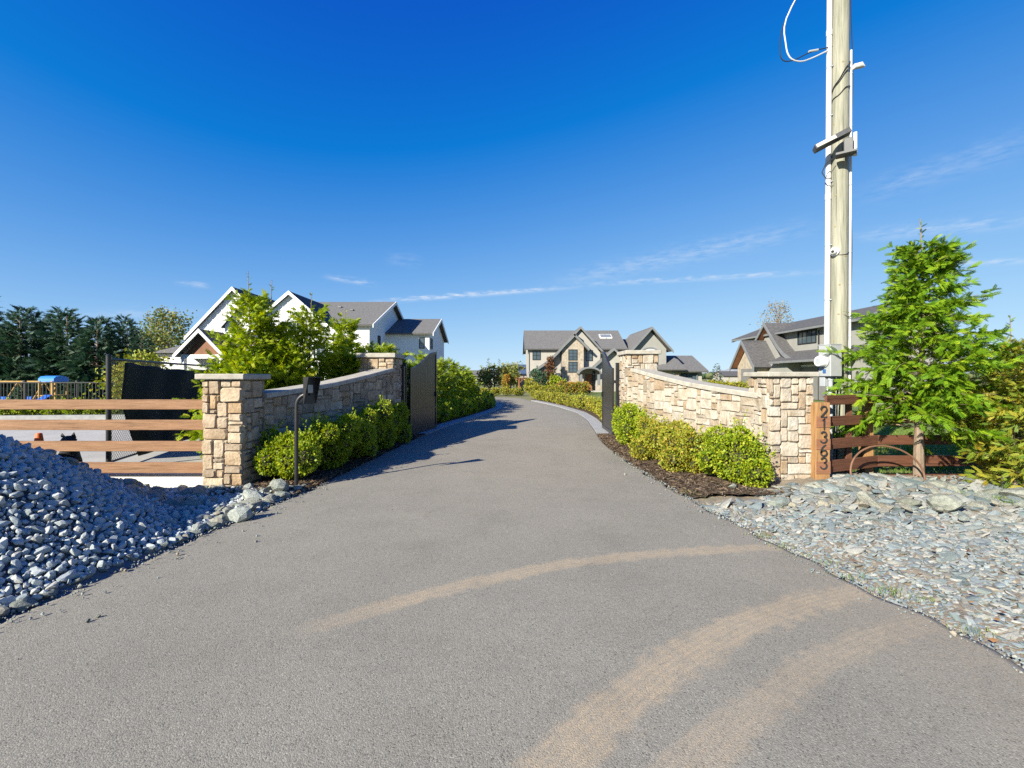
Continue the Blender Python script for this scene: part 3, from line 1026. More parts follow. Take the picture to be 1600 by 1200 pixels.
def stone(rect, to_world, m, parent, r, top=None, gap=0.007, depth=0.05, proud=(0.012, 0.05), pinv=None):
    """one dressed stone: jittered outline, rounded arris, slightly domed face"""
    s0, s1, z0, z1 = rect
    w, h = s1 - s0, z1 - z0
    j = min(w, h) * 0.10
    g = gap
    s0 += g; s1 -= g; z0 += g; z1 -= g
    ccut = min(w, h) * r.uniform(0.03, 0.15)
    ring = []
    def jit(a, b): return (a + r.uniform(-j, j) * 0.45, b + r.uniform(-j, j) * 0.45)
    cor = [(s0, z0, 1, 1), (s1, z0, -1, 1), (s1, z1, -1, -1), (s0, z1, 1, -1)]
    pts = []
    for k, (cs, cz, ds, dz) in enumerate(cor):
        c1 = ccut * r.uniform(0.5, 1.2); c2 = ccut * r.uniform(0.5, 1.2)
        p1, p2 = (cs + ds * c1, cz), (cs, cz + dz * c2)
        pts += [p2, p1] if k in (0, 2) else [p1, p2]
    mids = []
    n = 8
    outl = []
    for k in range(n):
        a = pts[k]
        outl.append((a[0] + r.uniform(-0.5, 0.2) * g, a[1] + r.uniform(-0.3, 0.3) * g))
        b = pts[(k + 1) % n]
        if k % 2 == 1:
            mx, mz = (a[0] + b[0]) / 2, (a[1] + b[1]) / 2
            outl.append(jit(mx, mz) if False else (mx + r.uniform(-j, j) * 0.3, mz + r.uniform(-j, j) * 0.3))
    if top is not None:
        outl = [(s, min(z, top(s) - g)) for s, z in outl]
        if max(z for _, z in outl) - min(z for _, z in outl) < 0.025:
            return None
    n = len(outl)
    cs, cz = sum(p[0] for p in outl) / n, sum(p[1] for p in outl) / n
    d = r.uniform(*proud)
    tx, tz = r.uniform(-0.07, 0.07), r.uniform(-0.09, 0.09)
    def face(s, z, k):
        return d * k + tx * (s - cs) * k + tz * (z - cz) * k
    vs = []
    for s, z in outl: vs.append((s, z, -depth))
    for s, z in outl: vs.append((s, z, max(0.002, face(s, z, 0.62) - 0.004)))
    e1 = max(0.62, 1 - 0.013 / max(0.03, min(w, h)) * 1.6)
    for s, z in outl:
        q = e1 + r.uniform(-0.05, 0.05)
        ss, zz = cs + (s - cs) * q, cz + (z - cz) * q
        vs.append((ss, zz, face(ss, zz, 1.0) + r.uniform(-0.003, 0.004)))
    vs.append((cs, cz, face(cs, cz, 1.0) + r.uniform(-0.003, 0.006)))
    fs = []
    for b in (0, n):
        for k in range(n):
            fs.append((b + k, b + (k + 1) % n, b + n + (k + 1) % n, b + n + k))
    for k in range(n):
        fs.append((2 * n + k, 2 * n + (k + 1) % n, 3 * n))
    W3 = [to_world(*v) for v in vs]
    o0 = to_world(cs, cz, 0)
    me = bpy.data.meshes.new('stone')
    inv = pinv if pinv is not None else Vector((0, 0, 0))
    me.from_pydata([tuple(p - o0) for p in W3], [], fs)
    me.polygons.foreach_set('use_smooth', [True] * len(fs))
    me.update()
    nrm = to_world(cs, cz, 1) - o0
    if me.polygons[-1].normal.dot(nrm) < 0:
        me.flip_normals()
    me.set_sharp_from_angle(angle=math.radians(24))
    return link('stone', me, m, parent, o0 - inv)


def plane_map(origin, sdir, nrm):
    o, s, n = Vector(origin), Vector(sdir).normalized(), Vector(nrm).normalized()
    return lambda a, z, d: o + s * a + Vector((0, 0, z)) + n * d


def pillar(x0, x1, y0, y1, htop, capth, over, m, label, seed, sides):
    r = random.Random(seed)
    base = Vector(((x0 + x1) / 2, (y0 + y1) / 2, 0))
    root = empty('stone_pillar', base, label, 'pillar', 'stone pillars of the gateway')
    root['kind'] = 'thing'
    e = 0.0
    MB().box(x0 - base.x, x1 - base.x, y0 - base.y, y1 - base.y, -0.1, htop - capth).build('core', M_MORTAR, root)
    w, dpt, H = x1 - x0, y1 - y0, htop - capth
    pr = 0.032
    faces = {'front': ((x0 - pr, y0, -0.06), (1, 0, 0), (0, -1, 0), w + 2 * pr),
             'left': ((x0, y0 + 0.002, -0.06), (0, 1, 0), (-1, 0, 0), dpt + pr),
             'right': ((x1, y0 + 0.002, -0.06), (0, 1, 0), (1, 0, 0), dpt + pr),
             'back': ((x0 - pr, y1, -0.06), (1, 0, 0), (0, 1, 0), w + 2 * pr)}
    for k, f in enumerate(sides):
        o, s, n, Ln = faces[f]
        mp = plane_map(o, s, n)
        for rect in ashlar(Ln, H + 0.055, cell=0.054, seed=seed * 10 + k, wr=(3, 7), hr=(2, 4)):
            stone(rect, mp, m, root, r, proud=(0.024, 0.05), pinv=base)
    c = MB()
    ov = over
    c.bevbox(x0 - ov - base.x, x1 + ov - base.x, y0 - ov - base.y, y1 + ov - base.y, htop - capth + 0.001, htop, 0.012)
    c.build('cap', M_CAP, root)
    return root


pillar(-4.45, -3.93, 6.5, 7.04, 1.655, 0.085, 0.095, M_STONE_L, 'tan stone pillar at the end of the left board fence', 11, ['front', 'right', 'left'])
pillar(3.87, 4.46, 6.7, 7.26, 1.685, 0.075, 0.085, M_STONE_R, 'stone pillar beside the house number post', 12, ['front', 'left', 'right'])
pillar(-3.72, -2.93, 11.0, 11.75, 2.20, 0.11, 0.09, M_STONE_L, 'taller stone gate pillar at the hinges of the left gate', 13, ['front', 'right', 'left'])
pillar(2.86, 3.55, 11.0, 11.75, 2.27, 0.10, 0.09, M_STONE_R, 'taller stone gate pillar at the hinges of the right gate', 14, ['front', 'left', 'right'])

_tz = np.array([(0, 1.275), (0.19, 1.335), (0.43, 1.425), (0.72, 1.585), (0.9, 1.70), (1.0, 1.755)])


def flank_wall(sgn, m, label, seed):
    r = random.Random(seed)
    p0 = Vector((sgn * wall_x(7.0), 7.0, 0)); p1 = Vector((sgn * wall_x(11.05), 11.05, 0))
    d = (p1 - p0); Ln = d.length; d.normalize()
    nrm = Vector((-sgn * d.y * sgn * sgn, 0, 0))
    nrm = Vector((d.y * -sgn, d.x * sgn, 0)).normalized()          # towards the drive
    root = empty('stone_wall', (p0 + p1) / 2, label, 'stone wall', 'flanking walls of the gateway')
    root['kind'] = 'thing'
    base = root.location.copy()
    ztop = lambda s: float(np.interp(s / Ln, _tz[:, 0], _tz[:, 1]))
    th = 0.34
    # core
    mb = MB(); ns = 24
    vs = []
    for i in range(ns + 1):
        s = Ln * i / ns
        a = p0 + d * s - base; b = a - nrm * th; z = ztop(s)
        vs += [(a.x, a.y, -0.1), (a.x, a.y, z), (b.x, b.y, z), (b.x, b.y, -0.1)]
    fs = []
    for i in range(ns):
        for k in range(4):
            fs.append((4 * i + k, 4 * i + (k + 1) % 4, 4 * i + 4 + (k + 1) % 4, 4 * i + 4 + k))
    fs += [(0, 1, 2, 3), (4 * ns, 4 * ns + 1, 4 * ns + 2, 4 * ns + 3)]
    mb.add(vs, fs); mb.build('core', M_MORTAR, root)
    mp = plane_map(p0 - Vector((0, 0, 0.06)), d, nrm)
    top = lambda s: ztop(min(max(s, 0), Ln)) + 0.06
    for rect in ashlar(Ln, 1.86, cell=0.060, seed=seed, wr=(3, 7), hr=(2, 4)):
        if rect[2] > top((rect[0] + rect[1]) / 2) - 0.03: continue
        stone(rect, mp, m, root, r, top=top, proud=(0.012, 0.046), pinv=base)
    # coping in five lengths
    ov, ct = 0.055, 0.085
    ncop = 5
    for c in range(ncop):
        sa, sb = Ln * c / ncop + 0.004, Ln * (c + 1) / ncop - 0.004
        vs = []; q = 8
        for i in range(q + 1):
            s = sa + (sb - sa) * i / q
            z = ztop(s)
            for off, zz in ((ov, 0.003), (ov, ct - 0.014), (ov - 0.014, ct), (-th - ov + 0.014, ct), (-th - ov, ct - 0.014), (-th - ov, 0.003)):
                pnt = p0 + d * s + nrm * off - base
                vs.append((pnt.x, pnt.y, z + zz))
        fs = []
        for i in range(q):
            for k in range(6):
                fs.append((6 * i + k, 6 * i + (k + 1) % 6, 6 * i + 6 + (k + 1) % 6, 6 * i + 6 + k))
        fs += [tuple(range(6)), tuple(range(6 * q, 6 * q + 6))]
        MB().add(vs, fs).build('coping_stone', M_CAP, root)
    return root


flank_wall(-1, M_STONE_L, 'shaded stone wall sweeping up to the left gate', 21)
flank_wall(1, M_STONE_R, 'sunlit stone wall sweeping up to the right gate', 22)

# ---------------------------------------------------------------- gates
M_BLACK = mat('black_steel', (0.012, 0.012, 0.013), (0.022, 0.022, 0.024), scale=8, rough=0.42, spec=0.5)
M_GATE = mat('dark_gate_boards', (0.019, 0.017, 0.016), (0.032, 0.028, 0.026), scale=3, rough=0.34, spec=0.5, stretch=(8, 8, 0.6))


def gate_leaf(hx, hy, tx, ty, sgn, label):
    """hinge at (hx,hy), tip at (tx,ty)"""
    h, t = Vector((hx, hy, 0)), Vector((tx, ty, 0))
    d = t - h; Ln = d.length
    root = empty('gate', h, label, 'gate', 'driveway gate leaves', rz=math.atan2(d.y, d.x))
    zt = lambda s: 1.86 + 0.53 * (lambda q: q * q * (3 - 2 * q))(min(1, max(0, (s / Ln - 0.04) / 0.92)))
    zb, th = 0.045, 0.025
    # frame: two stiles, bottom rail, mid rail, curved top rail (local x along the leaf)
    MB().box(-0.0, 0.06, -0.03, 0.03, zb, zt(0.0)).build('stile', M_GATE, root)
    MB().box(Ln - 0.06, Ln, -0.03, 0.03, zb, zt(Ln) + 0.02).build('stile', M_GATE, root)
    MB().box(0.0605, Ln - 0.0605, -0.03, 0.03, zb, zb + 0.09).build('bottom_rail', M_GATE, root)
    MB().box(0.0605, Ln - 0.0605, -0.028, 0.028, 0.67, 0.71).build('middle_rail', M_GATE, root)
    vs, q = [], 20
    for i in range(q + 1):
        s = 0.0605 + (Ln - 0.121) * i / q
        z = zt(s)
        vs += [(s, -0.03, z - 0.07), (s, -0.03, z), (s, 0.03, z), (s, 0.03, z - 0.07)]
    fs = [(4 * i + k, 4 * i + (k + 1) % 4, 4 * i + 4 + (k + 1) % 4, 4 * i + 4 + k) for i in range(q) for k in range(4)]
    fs += [(0, 1, 2, 3), (4 * q, 4 * q + 1, 4 * q + 2, 4 * q + 3)]
    MB().add(vs, fs).build('top_rail', M_GATE, root)
    n = 14
    for k in range(n):
        a, b = 0.062 + (Ln - 0.124) * k / n + 0.004, 0.062 + (Ln - 0.124) * (k + 1) / n - 0.004
        MB().box(a, b, -0.012, 0.012, zb + 0.091, 0.669).build('board', M_GATE, root)
        z0, z1 = zt(a) - 0.072, zt(b) - 0.072
        MB().prism([(a, 0.711), (b, 0.711), (b, z1), (a, z0)], 'y', -0.012, 0.012).build('board', M_GATE, root)
    for z in (0.35, 1.5):
        MB().tube([(-0.035, 0, z - 0.06), (-0.035, 0, z + 0.06)], 0.022, 10).build('hinge', M_BLACK, root)
    MB().box(Ln - 0.09, Ln - 0.02, sgn * 0.031, sgn * 0.055, 1.02, 1.16).build('latch', M_BLACK, root)
    return root


gate_leaf(-2.78, 12.15, -2.37, 13.95, -1, 'dark board gate leaf standing open on the left of the driveway')
gate_leaf(2.74, 12.15, 2.83, 13.95, 1, 'dark board gate leaf standing open edge-on at the right')


def gate_post(x, y, label):
    root = empty('gate_post', (x, y, 0), label, 'post', 'steel gate posts')
    MB().bevbox(-0.055, 0.055, -0.055, 0.055, -0.1, 1.98, 0.006).build('post', M_BLACK, root)
    MB().box(-0.065, 0.065, -0.065, 0.065, 1.981, 1.995).build('post_cap', M_BLACK, root)
    MB().box(-0.16, -0.056, -0.05, 0.05, 0.25, 0.33).build('bracket', M_BLACK, root)
    MB().box(-0.16, -0.056, -0.05, 0.05, 1.45, 1.53).build('bracket', M_BLACK, root)
    return root


gate_post(-2.88, 12.0, 'black steel post carrying the left gate leaf')
o = gate_post(2.84, 12.0, 'black steel post carrying the right gate leaf')
# black infill panels between pillar and post
for sx, lab in ((-1, 'left'), (1, 'right')):
    p = empty('gate_operator', (sx * 2.885, 11.80, 0), 'slim black gate operator housing behind the %s gate pillar' % lab, 'gate operator', 'gate operators')
    MB().bevbox(-0.05, 0.05, -0.045, 0.09, 0.0, 1.9, 0.006).build('housing', M_BLACK, p)
    MB().box(-0.03, 0.03, -0.052, -0.0455, 0.9, 1.1).build('cover_plate', M_BLACK, p)

# ---------------------------------------------------------------- keypad post
def keypad():
    b = G(463, 764)
    root = empty('keypad_post', b, 'black bent post with a hooded entry keypad at the edge of the drive', 'keypad post')
    pts = [(0, 0, -0.1), (0, 0, 0.6), (0.004, 0, 1.20)]
    for k in range(1, 9):
        a = math.pi / 2 * k / 8
        pts.append((0.005 + 0.16 * (1 - math.cos(a)), 0.0, 1.20 + 0.16 * math.sin(a)))
    pts.append((0.20, 0, 1.362))
    MB().tube(pts, 0.027, 14).build('pole', M_BLACK, root, smooth=True)
    MB().box(-0.09, 0.09, -0.07, 0.07, 0.0, 0.012).build('base_plate', M_BLACK, root)
    # wedge-shaped hood, open and slanted toward the drive
    w, t = 0.165, 0.006
    hd = empty('hood', (0.19, 0.0, 0), parent=root, rz=math.radians(-46))
    M_HOOD = mat('satin_black_hood', (0.02, 0.02, 0.021), (0.03, 0.03, 0.031), scale=9, rough=0.35, spec=0.5)
    MB().box(0.0, 0.010, -w / 2, w / 2, 1.235, 1.60).build('back_plate', M_HOOD, hd)
    for yy in (-w / 2 - t, w / 2):
        MB().prism([(0.0, 1.225), (0.018, 1.225), (0.20, 1.60), (0.0, 1.60)], 'y', yy, yy + t).build('side_plate', M_HOOD, hd)
    MB().box(-0.004, 0.206, -w / 2 - t - 0.003, w / 2 + t + 0.003, 1.601, 1.609).build('hood_top', M_HOOD, hd)
    MB().box(0.0, 0.02, -w / 2, w / 2, 1.225, 1.234).build('hood_floor', M_HOOD, hd)
    M_KEY = mat('keypad_metal', (0.35, 0.35, 0.36), (0.28, 0.28, 0.29), scale=20, rough=0.4, metal=0.7)
    MB().bevbox(0.0105, 0.035, -0.04, 0.04, 1.38, 1.50, 0.004).build('keypad', M_KEY, hd)
    return root


keypad()

# ---------------------------------------------------------------- board fences
M_RAIL_L = mat('stained_rail', (0.285, 0.158, 0.085), (0.185, 0.094, 0.046), scale=5, detail=8, rough=0.75, bump=0.35, bscale=30, stretch=(0.5, 6, 9))
M_RAIL_R = mat('dark_stained_rail', (0.135, 0.055, 0.03), (0.085, 0.034, 0.02), scale=5, rough=0.65, bump=0.3, bscale=26, stretch=(0.7, 6, 9))
M_POST_R = mat('cedar_post', (0.33, 0.18, 0.072), (0.22, 0.115, 0.048), scale=6, rough=0.75, bump=0.3, bscale=24, stretch=(6, 6, 0.7))
M_DIGIT = mat('black_numeral', (0.02, 0.02, 0.021), (0.035, 0.035, 0.036), scale=20, rough=0.5)
add_grain(M_RAIL_L, (0.5, 14, 16), scale=3.0, lo=0.34, hi=0.46, dark=0.62)
add_grain(M_RAIL_R, (0.5, 14, 16), scale=3.0, lo=0.34, hi=0.46, dark=0.6)
add_grain(M_POST_R, (14, 14, 0.5), scale=3.0, lo=0.34, hi=0.46, dark=0.6)
RAILS = [(1.13, 1.275), (0.825, 0.975), (0.52, 0.67), (0.185, 0.345)]


def left_fence():
    root = empty('board_fence', (-9, 6.62, 0), 'reddish brown four-rail board fence running left from the tan pillar', 'fence')
    r = random.Random(3)
    for k, (a, b) in enumerate(RAILS):
        for x0, x1 in ((-14.0, -9.27), (-9.264, -4.49)):
            dz = r.uniform(-0.008, 0.008)
            MB().bevbox(x0 + 9, x1 + 9, -0.02, 0.02, a + dz, b + dz, 0.004).build('rail', M_RAIL_L, root)
    for x in (-14.0, -11.6, -9.265, -7.46):
        if x == -7.46: continue
        MB().bevbox(x - 0.07 + 9, x + 0.07 + 9, 0.022, 0.16, -0.1, 1.14, 0.006).build('post', M_RAIL_R, root)
    return root


left_fence()


def right_fence():
    root = empty('board_fence', (5.2, 6.9, 0), 'dark brown five-rail board fence angling away behind the cedar', 'fence')
    o = root.location.copy()
    rails = [(1.19, 1.335), (0.87, 1.02), (0.53, 0.685), (0.19, 0.36), (-0.08, 0.06)]
    A, B, C = Vector((4.66, 6.66, 0)), Vector((5.80, 7.12, 0)), Vector((10.6, 7.25, 0))
    r = random.Random(5)
    for a, b in rails:
        for p, q in ((A, B), (B, C)):
            d = (q - p); L = d.length; ang = math.atan2(d.y, d.x)
            m = MB().bevbox(0.003, L - 0.003, -0.018, 0.018, a + r.uniform(-.006, .006), b, 0.004)
            c = m.build('rail', M_RAIL_R, root, loc=p - o)
            c.rotation_euler.z = ang
            me = c
            for s in (0.05, L - 0.05):
                nl = MB().tube([(s, -0.022, (a + b) / 2), (s, -0.017, (a + b) / 2)], 0.006, 6).build('nail', M_DIGIT, c)
    for p in (B + Vector((-0.08, 0.03, 0)), Vector((8.2, 7.22, 0)), Vector((10.5, 7.28, 0))):
        MB().bevbox(p.x - o.x - 0.07, p.x - o.x + 0.07, p.y - o.y + 0.02, p.y - o.y + 0.16, -0.15, 1.30, 0.006).build('post', M_POST_R, root)
    # plank brace seen through the rails
    MB().bevbox(5.22 - o.x, 5.31 - o.x, 6.99 - o.y, 7.03 - o.y, -0.1, 1.33, 0.004).build('brace', M_RAIL_R, root)
    return root


right_fence()

# ---- house number post: strokes drawn as ribbons
def arc(cx, cz, rx, rz, a0, a1, n=14):
    return [(cx + rx * math.cos(math.radians(a0 + (a1 - a0) * k / n)), cz + rz * math.sin(math.radians(a0 + (a1 - a0) * k / n))) for k in range(n + 1)]


DIG = {  # in a box 1 wide, 1.6 tall
    '2': arc(0.5, 1.17, 0.40, 0.40, 195, -35, 16) + [(0.66, 0.72), (0.40, 0.42), (0.12, 0.14), (0.10, 0.09), (0.3, 0.13), (0.55, 0.07), (0.78, 0.05), (0.92, 0.17)],
    '1': [(0.30, 1.28), (0.44, 1.40), (0.56, 1.56), (0.56, 1.0), (0.55, 0.5), (0.56, 0.04)],
    '3': arc(0.48, 1.20, 0.36, 0.36, 165, -75, 14) + [(0.50, 0.86)] + arc(0.46, 0.44, 0.43, 0.42, 82, -165, 16),
    '6': [(0.80, 1.52), (0.55, 1.40), (0.30, 1.13), (0.14, 0.80), (0.09, 0.45)] + arc(0.50, 0.42, 0.41, 0.39, 180, 540, 24),
}


def ribbon(pts, w, y0, y1, sx, ox, oz):
    """flat stroke of width w in the xz plane from y0 to y1"""
    P2 = [Vector((p[0] * sx + ox, p[1] * sx + oz)) for p in pts]
    n = len(P2); vs = []
    for i in range(n):
        d = P2[min(i + 1, n - 1)] - P2[max(i - 1, 0)]
        d.normalize()
        nn = Vector((-d.y, d.x)) * w * (0.62 if i in (0, n - 1) else 1.0)
        a, b = P2[i] + nn, P2[i] - nn
        vs += [(a.x, y0, a.y), (b.x, y0, b.y), (b.x, y1, b.y), (a.x, y1, a.y)]
    fs = [(4 * i + k, 4 * i + (k + 1) % 4, 4 * i + 4 + (k + 1) % 4, 4 * i + 4 + k) for i in range(n - 1) for k in range(4)]
    fs += [(0, 1, 2, 3), (4 * n - 4, 4 * n - 3, 4 * n - 2, 4 * n - 1)]
    return MB().add(vs, fs)


M_BEND = mat('stained_board_end', (0.25, 0.115, 0.06), (0.18, 0.08, 0.04), scale=5, rough=0.7, bump=0.3, bscale=24, stretch=(1, 6, 6))


def number_post():
    root = empty('number_post', (4.555, 6.58, 0), 'cedar post carrying the house number 21363', 'number post')
    MB().bevbox(-0.105, 0.105, -0.02, 0.12, -0.15, 1.235, 0.006).build('post', M_POST_R, root)
    for a, b in ((0.87, 1.03), (0.545, 0.70), (0.19, 0.37), (-0.10, 0.055)):
        MB().bevbox(-0.1055, 0.1055, -0.030, -0.0205, a, b, 0.003).build('board_end', M_BEND, root)
    zs = [1.035, 0.855, 0.665, 0.475, 0.285]
    for ch, z in zip('21363', zs):
        s = 0.106
        ribbon(DIG[ch], 0.0095, -0.043, -0.0325, s, -0.053, z - 0.02).build('numeral', M_DIGIT, root)
    return root


number_post()

# ---------------------------------------------------------------- utility pole
M_POLE = mat('treated_pole', (0.31, 0.295, 0.235), (0.165, 0.168, 0.125), scale=2.2, detail=9, rough=0.85, bump=0.4, bscale=9, stretch=(7, 7, 0.55))
M_PVC = mat('white_conduit', (0.52, 0.52, 0.52), (0.45, 0.45, 0.455), scale=3, rough=0.45)
M_GREYPVC = mat('grey_conduit', (0.34, 0.36, 0.38), (0.29, 0.31, 0.33), scale=4, rough=0.55)
M_METER = mat('grey_meter_box', (0.33, 0.34, 0.35), (0.29, 0.30, 0.31), scale=5, rough=0.5)
M_WIRE = mat('black_cable', (0.015, 0.015, 0.016), rough=0.6)
M_LENS = mat('lamp_lens', (0.62, 0.56, 0.46), (0.55, 0.50, 0.42), scale=30, rough=0.35)
M_CAMW = mat('camera_white', (0.72, 0.72, 0.72), rough=0.35)
M_KNOT = mat('wood_knot', (0.20, 0.16, 0.08), (0.26, 0.22, 0.11), scale=14, rough=0.9)


add_grain(M_POLE, (16, 16, 0.28), scale=2.6, lo=0.33, hi=0.45, dark=0.45)


def utility_pole():
    Yp = 7.75
    bx = (1309.5 - 800) / F_PX * Yp
    root = empty('utility_pole', (bx, Yp, 0), 'tall pale wooden utility pole with white conduit beside the right pillar', 'utility pole')
    lean = 0.0065
    rad = lambda z: 0.131 - 0.0012 * z
    zs = [-0.3, 0, 1, 2, 3, 4, 5, 6, 7, 8, 9, 10.2]
    MB().tube([(lean * z, 0, z) for z in zs], [rad(z) for z in zs], 28).build('pole', M_POLE, root, smooth=True)
    rr = random.Random(8)
    for k in range(13):                                 # knots standing slightly proud
        z = 0.4 + k * 0.56 + rr.uniform(-0.15, 0.15)
        a = math.radians(rr.uniform(-185, -65))
        R = rad(z)
        c = Vector((lean * z + R * math.cos(a), R * math.sin(a), z))
        n = Vector((math.cos(a), math.sin(a), 0))
        MB().tube([c - n * 0.012, c + n * 0.003], [0.030, 0.012], 9).build('knot', M_KNOT, root, smooth=True)
    # left white conduit into the meter box, with couplings and straps
    ca = math.radians(160)
    def at(z, ang, off): return (lean * z + (rad(z) + off) * math.cos(ang), (rad(z) + off) * math.sin(ang), z)
    top = 10.0
    cd = MB().tube([at(z, ca, 0.047) for z in (2.15, 3, 4, 5, 6, 7, 8, top)], 0.043, 14).build('conduit', M_PVC, root, smooth=True)
    for z in (4.75, 7.6):
        MB().tube([at(z - 0.05, ca, 0.047), at(z + 0.05, ca, 0.047)], 0.049, 14).build('coupling', M_PVC, cd, smooth=True)
    for z in (2.95, 3.9, 5.0, 6.15, 7.0):
        MB().tube([at(z - 0.012, ca, 0.047), at(z + 0.012, ca, 0.047)], 0.0475, 14).build('strap', M_GREYPVC, cd, smooth=True)
        a2 = ca + 0.42
        MB().tube([at(z, ca + 0.20, 0.02), at(z, a2, 0.006)], 0.012, 6).build('strap_ear', M_GREYPVC, cd)
    # right conduit and cables
    cb = math.radians(-38)
    cr = MB().tube([at(z, cb, 0.022) for z in (0.2, 2, 4, 5, 6, 7.2)], 0.019, 10).build('conduit', M_PVC, root, smooth=True)
    for z in (2.3, 3.2, 3.75, 4.9, 5.9, 6.8):
        MB().tube([at(z - 0.012, cb, 0.022), at(z + 0.012, cb, 0.022)], 0.024, 10).build('strap', M_GREYPVC, cr)
    cc = math.radians(-28)
    MB().tube([at(z, cc, 0.03 + 0.016 * math.sin(z * 2.1)) for z in np.linspace(1.0, 8.5, 40)], 0.008, 6).build('cable', M_WIRE, root, smooth=True)
    # cables wrapped round near the top
    for z0, z1 in ((6.5, 6.95), (6.35, 6.62), (6.5, 7.05)):
        MB().tube([at(z0 + (z1 - z0) * k / 12 + 0.02 * math.sin(k), math.radians(160 + (325 - 160) * k / 12), 0.012) for k in range(13)], 0.007, 6).build('cable', M_WIRE, root, smooth=True)
    # weatherhead
    wz = 6.86
    wp = Vector(at(wz, cb, 0.02))
    MB().tube([wp, wp + Vector((0.05, -0.02, 0.045)), wp + Vector((0.14, -0.05, 0.05)), wp + Vector((0.19, -0.06, 0.02))], [0.022, 0.045, 0.05, 0.012], 12).build('weather_head', M_PVC, root, smooth=True)
    # service drip loop top left
    l0 = Vector(at(7.28, math.radians(170), 0.09))
    pts = [l0, l0 + Vector((-0.25, 0, -0.12)), l0 + Vector((-0.48, -0.02, -0.2)), l0 + Vector((-0.66, -0.02, -0.13)), l0 + Vector((-0.72, 0, 0.12)), l0 + Vector((-0.68, 0.05, 0.6)), l0 + Vector((-0.2, 0.1, 1.5))]
    def smooth_pts(p, n=4):
        p = [Vector(q) for q in p]; out = []
        for i in range(len(p) - 1):
            a, b, c, d = p[max(0, i - 1)], p[i], p[i + 1], p[min(len(p) - 1, i + 2)]
            for k in range(n):
                t = k / n
                out.append(0.5 * ((2 * b) + (c - a) * t + (2 * a - 5 * b + 4 * c - d) * t * t + (3 * b - a - 3 * c + d) * t ** 3))
        return out + [p[-1]]
    MB().tube(smooth_pts(pts), 0.012, 8).build('service_cable', M_PVC, root, smooth=True)
    pts2 = [p + Vector((-0.03, 0.02, 0.03 - 0.02 * i)) for i, p in enumerate(pts)]
    pts2[0] = l0 + Vector((0.1, 0, 0.08)); pts2[1] = l0 + Vector((-0.28, 0, -0.02)); pts2[2] = l0 + Vector((-0.58, -0.02, -0.17)); pts2[3] = l0 + Vector((-0.76, 0, -0.17))
    pts2[4] = l0 + Vector((-0.82, 0, 0.0))
    wire = MB().tube(smooth_pts(pts2), 0.009, 8).build('service_cable', M_WIRE, root, smooth=True)
    MB().tube([pts2[1] + Vector((-0.04, 0, 0.006)), pts2[1] + Vector((0.12, 0, 0.035))], 0.02, 8).build('splice', M_GREYPVC, wire, smooth=True)
    # flood light on a dark bracket
    fz = EYE + (HOR - 229) / F_PX * 7.45
    fl = empty('flood_light', (lean * fz, 0, fz), parent=root, rz=math.radians(-35))
    fl.scale = (1.35, 1.35, 1.35)
    M_LAMP = mat('dark_lamp', (0.055, 0.055, 0.06), (0.075, 0.075, 0.08), scale=20, rough=0.5)
    MB().box(-0.05, 0.16, -0.30, -0.155, -0.10, -0.075).build('shelf', M_LAMP, fl)
    MB().bevbox(0.03, 0.125, -0.27, -0.16, -0.072, 0.09, 0.006).build('driver_box', M_LAMP, fl)
    MB().bevbox(0.128, 0.165, -0.20, -0.14, -0.11, 0.17, 0.004).build('mount_plate', M_PVC, fl)
    d = Vector((-0.36, -0.10, -0.155)); L = d.length; d.normalize()
    s = Vector((0.2, -0.95, 0.1)); s = (s - d * s.dot(d)).normalized(); n = d.cross(s).normalized()
    if n.z < 0: n = -n
    o = Vector((0.10, -0.22, 0.16))
    def q(a, b, c): return o + d * a + s * b + n * c
    hd = MB().add([q(0, -0.05, 0.0), q(0, 0.05, 0.0), q(0, 0.05, 0.06), q(0, -0.05, 0.06), q(L, -0.06, -0.01), q(L, 0.06, -0.01), q(L, 0.06, 0.045), q(L, -0.06, 0.045)],
                  [(0, 1, 2, 3), (4, 5, 6, 7), (0, 1, 5, 4), (1, 2, 6, 5), (2, 3, 7, 6), (3, 0, 4, 7)]).build('lamp_head', M_LAMP, fl)
    MB().add([q(L * 0.42, 0.0595, -0.001), q(L * 0.97, 0.0615, -0.001), q(L * 0.97, 0.0615, 0.04), q(L * 0.42, 0.0595, 0.045),
              q(L * 0.42, 0.064, -0.001), q(L * 0.97, 0.066, -0.001), q(L * 0.97, 0.066, 0.04), q(L * 0.42, 0.064, 0.045)],
             [(0, 1, 2, 3), (4, 5, 6, 7), (0, 1, 5, 4), (1, 2, 6, 5), (2, 3, 7, 6), (3, 0, 4, 7)]).build('lens', M_LENS, fl)
    MB().tube([(-0.06, -0.2, -0.09), (-0.15, -0.2, -0.14), (-0.19, -0.19, -0.24), (-0.15, -0.18, -0.32), (-0.09, -0.17, -0.33)], 0.006, 6).build('cable', M_WIRE, fl, smooth=True)
    # dome camera
    cz = EYE + (HOR - 391) / F_PX * 7.6
    dc = empty('security_camera', at(cz, math.radians(205), 0.0), parent=root)
    nn = Vector((math.cos(math.radians(205)), math.sin(math.radians(205)), 0)) 
    MB().tube([nn * -0.01, nn * 0.03, nn * 0.034], [0.075, 0.075, 0.06], 20).build('base', M_CAMW, dc, smooth=True)
    g = (nn + Vector((-0.1, -0.45, -0.22))).normalized()
    MB().tube([nn * 0.03, nn * 0.03 + g * 0.045, nn * 0.03 + g * 0.075, nn * 0.03 + g * 0.085], [0.058, 0.055, 0.042, 0.03], 20).build('eyeball', M_CAMW, dc, smooth=True)
    MB().tube([nn * 0.03 + g * 0.084, nn * 0.03 + g * 0.089], [0.026, 0.024], 16).build('lens', M_WIRE, dc, smooth=True)
